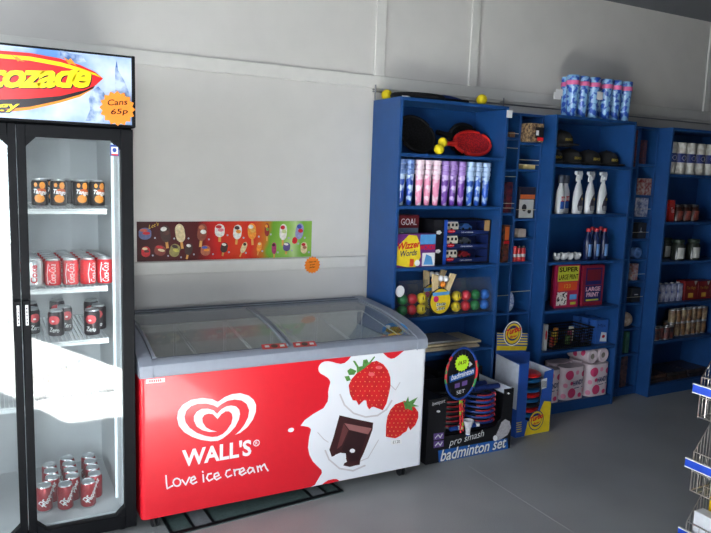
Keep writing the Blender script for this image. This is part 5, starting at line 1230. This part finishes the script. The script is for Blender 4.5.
# tins
def tin(c,c2): 
    o=thing('food_tin','x','tin'); r=.0375; h=.108
    mesh('tin_can',B(mat('tin_steel',(170,172,176),.3,metal=.9)).lathe([(r,0),(r,.003),(r-.001,.004),(r-.001,h-.004),(r,h-.003),(r,h),(r-.003,h),(r-.003,h-.003),(0,h-.003)],n=18),o,local=True)
    b=B(mat('tin_label_%d%d%d'%c,c,.45,c2=c2,scale=22)); b.lathe([(r-.0006,.008),(r-.0006,h-.008)],n=18,cap=False); mesh('tin_label',b,o,local=True); return o
KA=Kind(grow(tin((150,110,70),(40,34,44)),.74,.74,.97)); KB=Kind(grow(tin((170,150,116),(84,48,40)),.74,.74,.97)); KCc=Kind(grow(tin((40,38,46),(120,60,50)),.74,.74,.9))
for c in range(7):
    for l in range(2):
        (KA,KB)[(c+l)%2].put((4.615+c*.062,3.43,V5+.0005+l*.1056),'food tin on the fifth shelf, %s row, %s of the right-hand rows'%(('lower','upper')[l],ORD[c]),rz=c+l*.7,group='food tins stacked two high')
    if c<6: (KB,KA)[c%2].put((4.65+c*.062,3.495,V5+.0005),'food tin in the back row of the fifth shelf, %s'%ORD[c],rz=c*.4,group='food tins stacked two high')
for i,px in enumerate((4.39,4.447,4.504,4.561)):
    KCc.put((px-.002,3.385+.01*(i%2),V5+.0005),'dark red-labelled tin at the left of the fifth shelf, %s of four'%ORD[i],rz=i,group='dark tins at the left')
# bottom: flat dark packs of papers
for i in range(6):
    x0=4.345+(i%3)*.235; lay=i//3; c=((52,40,40),(60,44,36),(40,38,48),(74,50,40),(44,40,40),(56,48,52))[i]
    b=B(mat('magazine_%d'%i,c,.35,var=.5,scale=16)); b.box(x0,3.38+.01*lay,V6+.001+lay*.03,x0+.22,3.62,V6+.03+lay*.03); mesh('magazine_bundle',b,None,'dark flat bundle, %s layer, %s on the bottom shelf of the right unit'%(('lower','upper')[lay],('left','middle','right')[i%3]),'bundle',group='dark flat bundles on the bottom shelf',bev=.002)

# ================================================================ NARROW UNITS
def npos(px,y): return at(px,200,y)
def item(name,label,cat,px0,px1,pt,y,dep,z,M,extra=None,unit_x=(3.02,3.183)):
    a=at(px0,(pt+20),y); c=at(px1,pt+20,y); t=at((px0+px1)/2,pt,y); x0=max(a.x,unit_x[0]); x1=min(c.x,unit_x[1])
    zt=max(t.z,z+.03); b=B(M).box(x0,y,z+.0005,x1,y+dep,zt)
    o=thing(name,label,cat,((x0+x1)/2,y+dep/2,z)); mesh('packet',b,o,bev=.003)
    f=lambda u,v,k=1:Vector((x0+(x1-x0)*u,y-.0007*k,z+(zt-z)*v))
    if extra:
        b=B(M_white); extra(b,f); mesh('packet_print',b,o,smooth=False)
    return o
R_=lambda b,f,M,u0,v0,u1,v1,k=1:b.mat(M).add([f(u0,v0,k),f(u1,v0,k),f(u1,v1,k),f(u0,v1,k)],[(0,1,2,3)])
M_str=mat('packet_striped',(180,150,110),.5,c2=(60,40,40),scale=60)
def e1(b,f): R_(b,f,M_dark,.32,.2,1,.8); R_(b,f,M_white,.38,.36,.6,.62,2); R_(b,f,mat('print_red'),.5,.08,1,.26,2)
item('snack_carton','open striped packet with black and red front, top of the first narrow unit','packet',524.5,543,123,3.36,.12,NAR[0],M_str,e1,unit_x=(3.019,3.183))
item('flat_packet','thin cream packet in the second pocket of the first narrow unit','packet',522,534,166,3.47,.1,NAR[1],mat('packet_cream',(200,180,120),.6))
def e2(b,f): R_(b,f,mat('label_white'),.0,.02,.9,.6); R_(b,f,mat('print_orange2',(220,110,50),.4),.04,.62,.95,.76); b.mat(M_dark).poly([f(u,v,2) for u,v in circ(.32,.34,.15,.12,10)]); b.poly([f(u,v,2) for u,v in circ(.65,.22,.12,.07,8)])
item('hanging_packet','white, black and orange packet in the third pocket of the first narrow unit','packet',519,536,187,3.46,.03,NAR[2]+.02 if False else NAR[2],mat('packet_black',(34,32,48),.45),e2)
o=item('small_bottle_box','small beige box with a bottle neck in the fourth pocket of the first narrow unit','box',517.5,525,229,3.47,.05,NAR[3],mat('box_beige',(176,160,150),.6)); 
for px,c,l in ((517.2,(200,50,46),'left red'),(520.4,(206,44,48),'second red'),(525,(206,214,60),'lime green')):
    x={517.2:3.05,520.4:3.0855,525:3.121}[px]; b=B(mat('tube_%d'%c[0],c,.4)); b.lathe([(.0155,0),(.0165,.003),(.0165,.085),(.016,.088)],(x,3.475,NAR[4]+.0005),14); b.mat(mat('label_white')).lathe([(.0169,.03),(.0169,.05)],(x,3.475,NAR[4]),14,cap=False); b.mat(M_dark if c[0]!=200 else mat('print_red')).lathe([(.013,.0885),(.013,.1),(0,.1)],(x,3.475,NAR[4]),12)
    mesh('small_tube',b,None,l+' tube in the fifth pocket of the first narrow unit','tube',group='small tubes in the narrow unit')
x=3.05; b=B(mat('net_pale',(120,140,190),.6,c2=(200,206,220),scale=90)).ball((x+.005,3.50,NAR[5]+.0665),.03,16,(1,1,2.2)); mesh('net_bag',b,None,'pale blue mesh bag in the sixth pocket of the first narrow unit','bag')
mesh('pottery_jar',B(mat('jar_brown',(120,96,80),.6)).lathe([(.02,0),(.03,.02),(.03,.09),(.018,.12),(.02,.14)],(3.06,3.5,NAR[6]+.001),14),None,'brownish jar in the lower pocket of the first narrow unit','jar')
o=item('toy_figure_packet','orange and red card packet in the left column of the first narrow unit','packet',503,509,225,3.46,.03,NAL[3],mat('packet_rust',(120,60,40),.5,c2=(40,30,30),scale=40),lambda b,f:(R_(b,f,mat('print_orange2'),.2,.6,.9,.95),R_(b,f,mat('print_red'),.1,.5,1,.58,2)),unit_x=(2.842,2.995))
o=item('red_booklet','dark red booklet in the upper left column of the first narrow unit','booklet',505.5,514,182,3.47,.05,NAL[2],mat('packet_wine',(120,40,50),.5,c2=(30,28,50),scale=30),None,unit_x=(2.842,2.995))
o=item('flat_packet','thin packet on the top left pocket of the first narrow unit','packet',509,514,132,3.47,.05,NAL[0],mat('packet_tan',(150,110,80),.5),None,unit_x=(2.842,2.995))
ux=(4.124,4.288)
def e3(b,f): R_(b,f,mat('print_redorange'),.1,.1,.9,.25); b.mat(mat('label_white')).poly([f(u,v) for u,v in circ(.6,.5,.2,.25,8)])
item('red_packet_row','red and white packets in the second pocket of the second narrow unit','packet',641,654,178.5,3.46,.08,NBR[1],mat('packet_redwhite',(140,40,44),.5,c2=(190,170,160),scale=45),None,unit_x=ux)
item('striped_bottle_pack','tall pale striped packet in the third pocket of the second narrow unit','packet',639.5,647,198,3.46,.05,NBR[2],mat('packet_pale',(190,190,200),.5,c2=(90,100,140),scale=40),None,unit_x=ux)
item('dark_box','dark box with a small emblem in the fourth pocket of the second narrow unit','box',637,646,223,3.47,.08,NBR[3],mat('box_nearblack',(36,38,42),.5),lambda b,f:(R_(b,f,mat('label_white'),.3,.45,.36,.7),R_(b,f,mat('label_white'),.2,.42,.5,.47)),unit_x=ux)
b=B(mat('tape_blue',(90,130,190),.5)); xx=at(638,252,3.47).x+.0; xx=max(xx,4.165); b.lathe([(.02,-.02),(.04,-.02),(.04,.02),(.02,.02),(.02,-.02)],(xx,3.49,NBR[4]+.0405),20,axis='y',cap=False); mesh('tape_roll',b,None,'blue and pink roll in the fifth pocket of the second narrow unit','roll')
item('small_bottle','small pale bottle packet in the sixth pocket of the second narrow unit','packet',632,637,264,3.47,.04,NBR[5],mat('packet_pale2',(176,170,170),.5,c2=(150,70,60),scale=40),None,unit_x=ux)
item('dark_tool_pack','black tool pack in the seventh pocket of the second narrow unit','packet',630.5,640,288,3.47,.05,NBR[6],mat('box_nearblack'),lambda b,f:R_(b,f,mat('label_white'),.3,.5,.7,.56),unit_x=ux)
b=B(mat('wool',(206,186,166),.8,c2=(170,140,120),scale=50)).ball((4.20,3.52,NBR[7]+.0565),.056,18,(1.05,1,1)); mesh('wool_ball',b,None,'pale beige ball of wool in the second narrow unit','wool')
item('green_packet','tall dark green packet in the ninth pocket of the second narrow unit','packet',625,628.5,332,3.47,.04,NBR[8],mat('packet_green',(44,90,70),.5),None,unit_x=ux)
item('brown_packet','brown packets at the bottom of the second narrow unit','packet',620.5,626.5,357,3.47,.08,NBR[9],mat('packet_brown',(110,76,66),.5,c2=(50,40,50),scale=40),None,unit_x=ux)
item('spined_magazine','dark magazine with red lettering in the left column of the second narrow unit','magazine',636,642,130,3.46,.02,NBL[0],mat('packet_dark2',(44,34,40),.5,c2=(120,50,50),scale=60),None,unit_x=(3.965,4.1))
item('brown_booklet','brownish booklet standing in the top pocket of the second narrow unit','booklet',643,646,140,3.47,.05,NBR[0],mat('packet_brown2',(110,60,60),.5,c2=(60,50,70),scale=50),None,unit_x=ux)

# ================================================================ WIRE RACK (right foreground)
M_chr=mat('chrome_wire',(196,190,186),.3,metal=.85); M_rail=mat('price_rail_blue',(30,72,190),.4); 
RX,RYF,RYN=2.568,1.75,.75
rk=thing('wire_display_rack','silver wire basket rack with blue price rails at the right edge of the picture','rack',(2.80,1.25,0))
b=B(M_chr)
for y in (RYN,RYF): b.tube([(3.03,y,.012),(3.03,y,1.5)],.012,8); b.tube([(2.60,y,.014),(3.05,y,.014)],.012,8)
for z in (.3,.9,1.48): b.tube([(3.03,RYN,z),(3.03,RYF,z)],.008,8)
mesh('upright_frame',b,rk)
for i,zr in enumerate((.764,.442,.132)):
    b=B(M_chr); x0,x1=RX+.012,3.02; zb=zr-.125; zt=zr+.19; zf=zr+.045
    # far and near wire sides with sloping top
    for y in (RYF,RYN):
        b.tube([(x0,y,zb),(x0,y,zf),(x0+.16,y,zt+.06),(x1,y,zt+.06),(x1,y,zb)],.0035,6,True)
        n=22
        for k in range(1,n):
            x=x0+(x1-x0)*k/n; zz=min(zt+.06,zf+(x-x0)*(zt+.06-zf)/.16); b.tube([(x,y,zb),(x,y,zz)],.0018,4)
    for z in (zb,zr-.04,zf): b.tube([(x0,RYN,z),(x0,RYF,z)],.003,6)
    for k in range(1,34):
        y=RYN+(RYF-RYN)*k/34; b.tube([(x0,y,zf),(x0,y,zb),(x1,y,zb)],.0016,4)
    for k in range(1,5): b.tube([(x0+(x1-x0)*k/5,RYN,zb),(x0+(x1-x0)*k/5,RYF,zb)],.0025,5)
    bk=mesh('wire_basket',b,rk)
    r=B(M_rail); r.box(RX-.012,RYN,zr-.02,RX-.006,RYF+.02,zr+.012); r.mat(M_white).box(RX-.014,RYN,zr+.012,RX-.004,RYF+.02,zr+.016).box(RX-.014,RYN,zr-.024,RX-.004,RYF+.02,zr-.02); r.mat(M_chr).box(RX-.006,RYN+.05,zr-.01,RX+.012,RYN+.06,zr).box(RX-.006,RYF-.06,zr-.01,RX+.012,RYF-.05,zr)
    mesh('price_rail',r,bk,label='blue price rail with white edges')
M_yp=mat('packet_yellowrack',(214,176,20),.4,var=.15,scale=20)
zb=.442-.125
mesh('yellow_packet',B(M_yp).box(2.70,1.45,zb+.004,2.8,1.73,zb+.16),None,'yellow packet standing in the middle basket of the wire rack','packet',bev=.006)
zb=.132-.125
mesh('yellow_packet',B(M_yp).box(2.685,1.5,zb+.006,2.8,1.73,zb+.27),None,'yellow packet standing in the lowest basket of the wire rack','packet',bev=.006)
b=B(mat('white_card',(226,230,236),.5)); 
b.prism([(1.3,.22),(1.80,.22),(1.80,.275),(1.3,.275)],lambda u,v,d:(d+.0*(u),u,v),2.515,2.519); 
mesh('shelf_card',b,None,'white card strip clipped in front of the lowest wire basket','card') if False else None
b=B(mat('white_card')); b.box(2.592,1.35,zb+.006,2.65,1.73,zb+.225); mesh('white_carton',b,None,'white carton lying at the front of the lowest basket of the wire rack','carton',bev=.003)
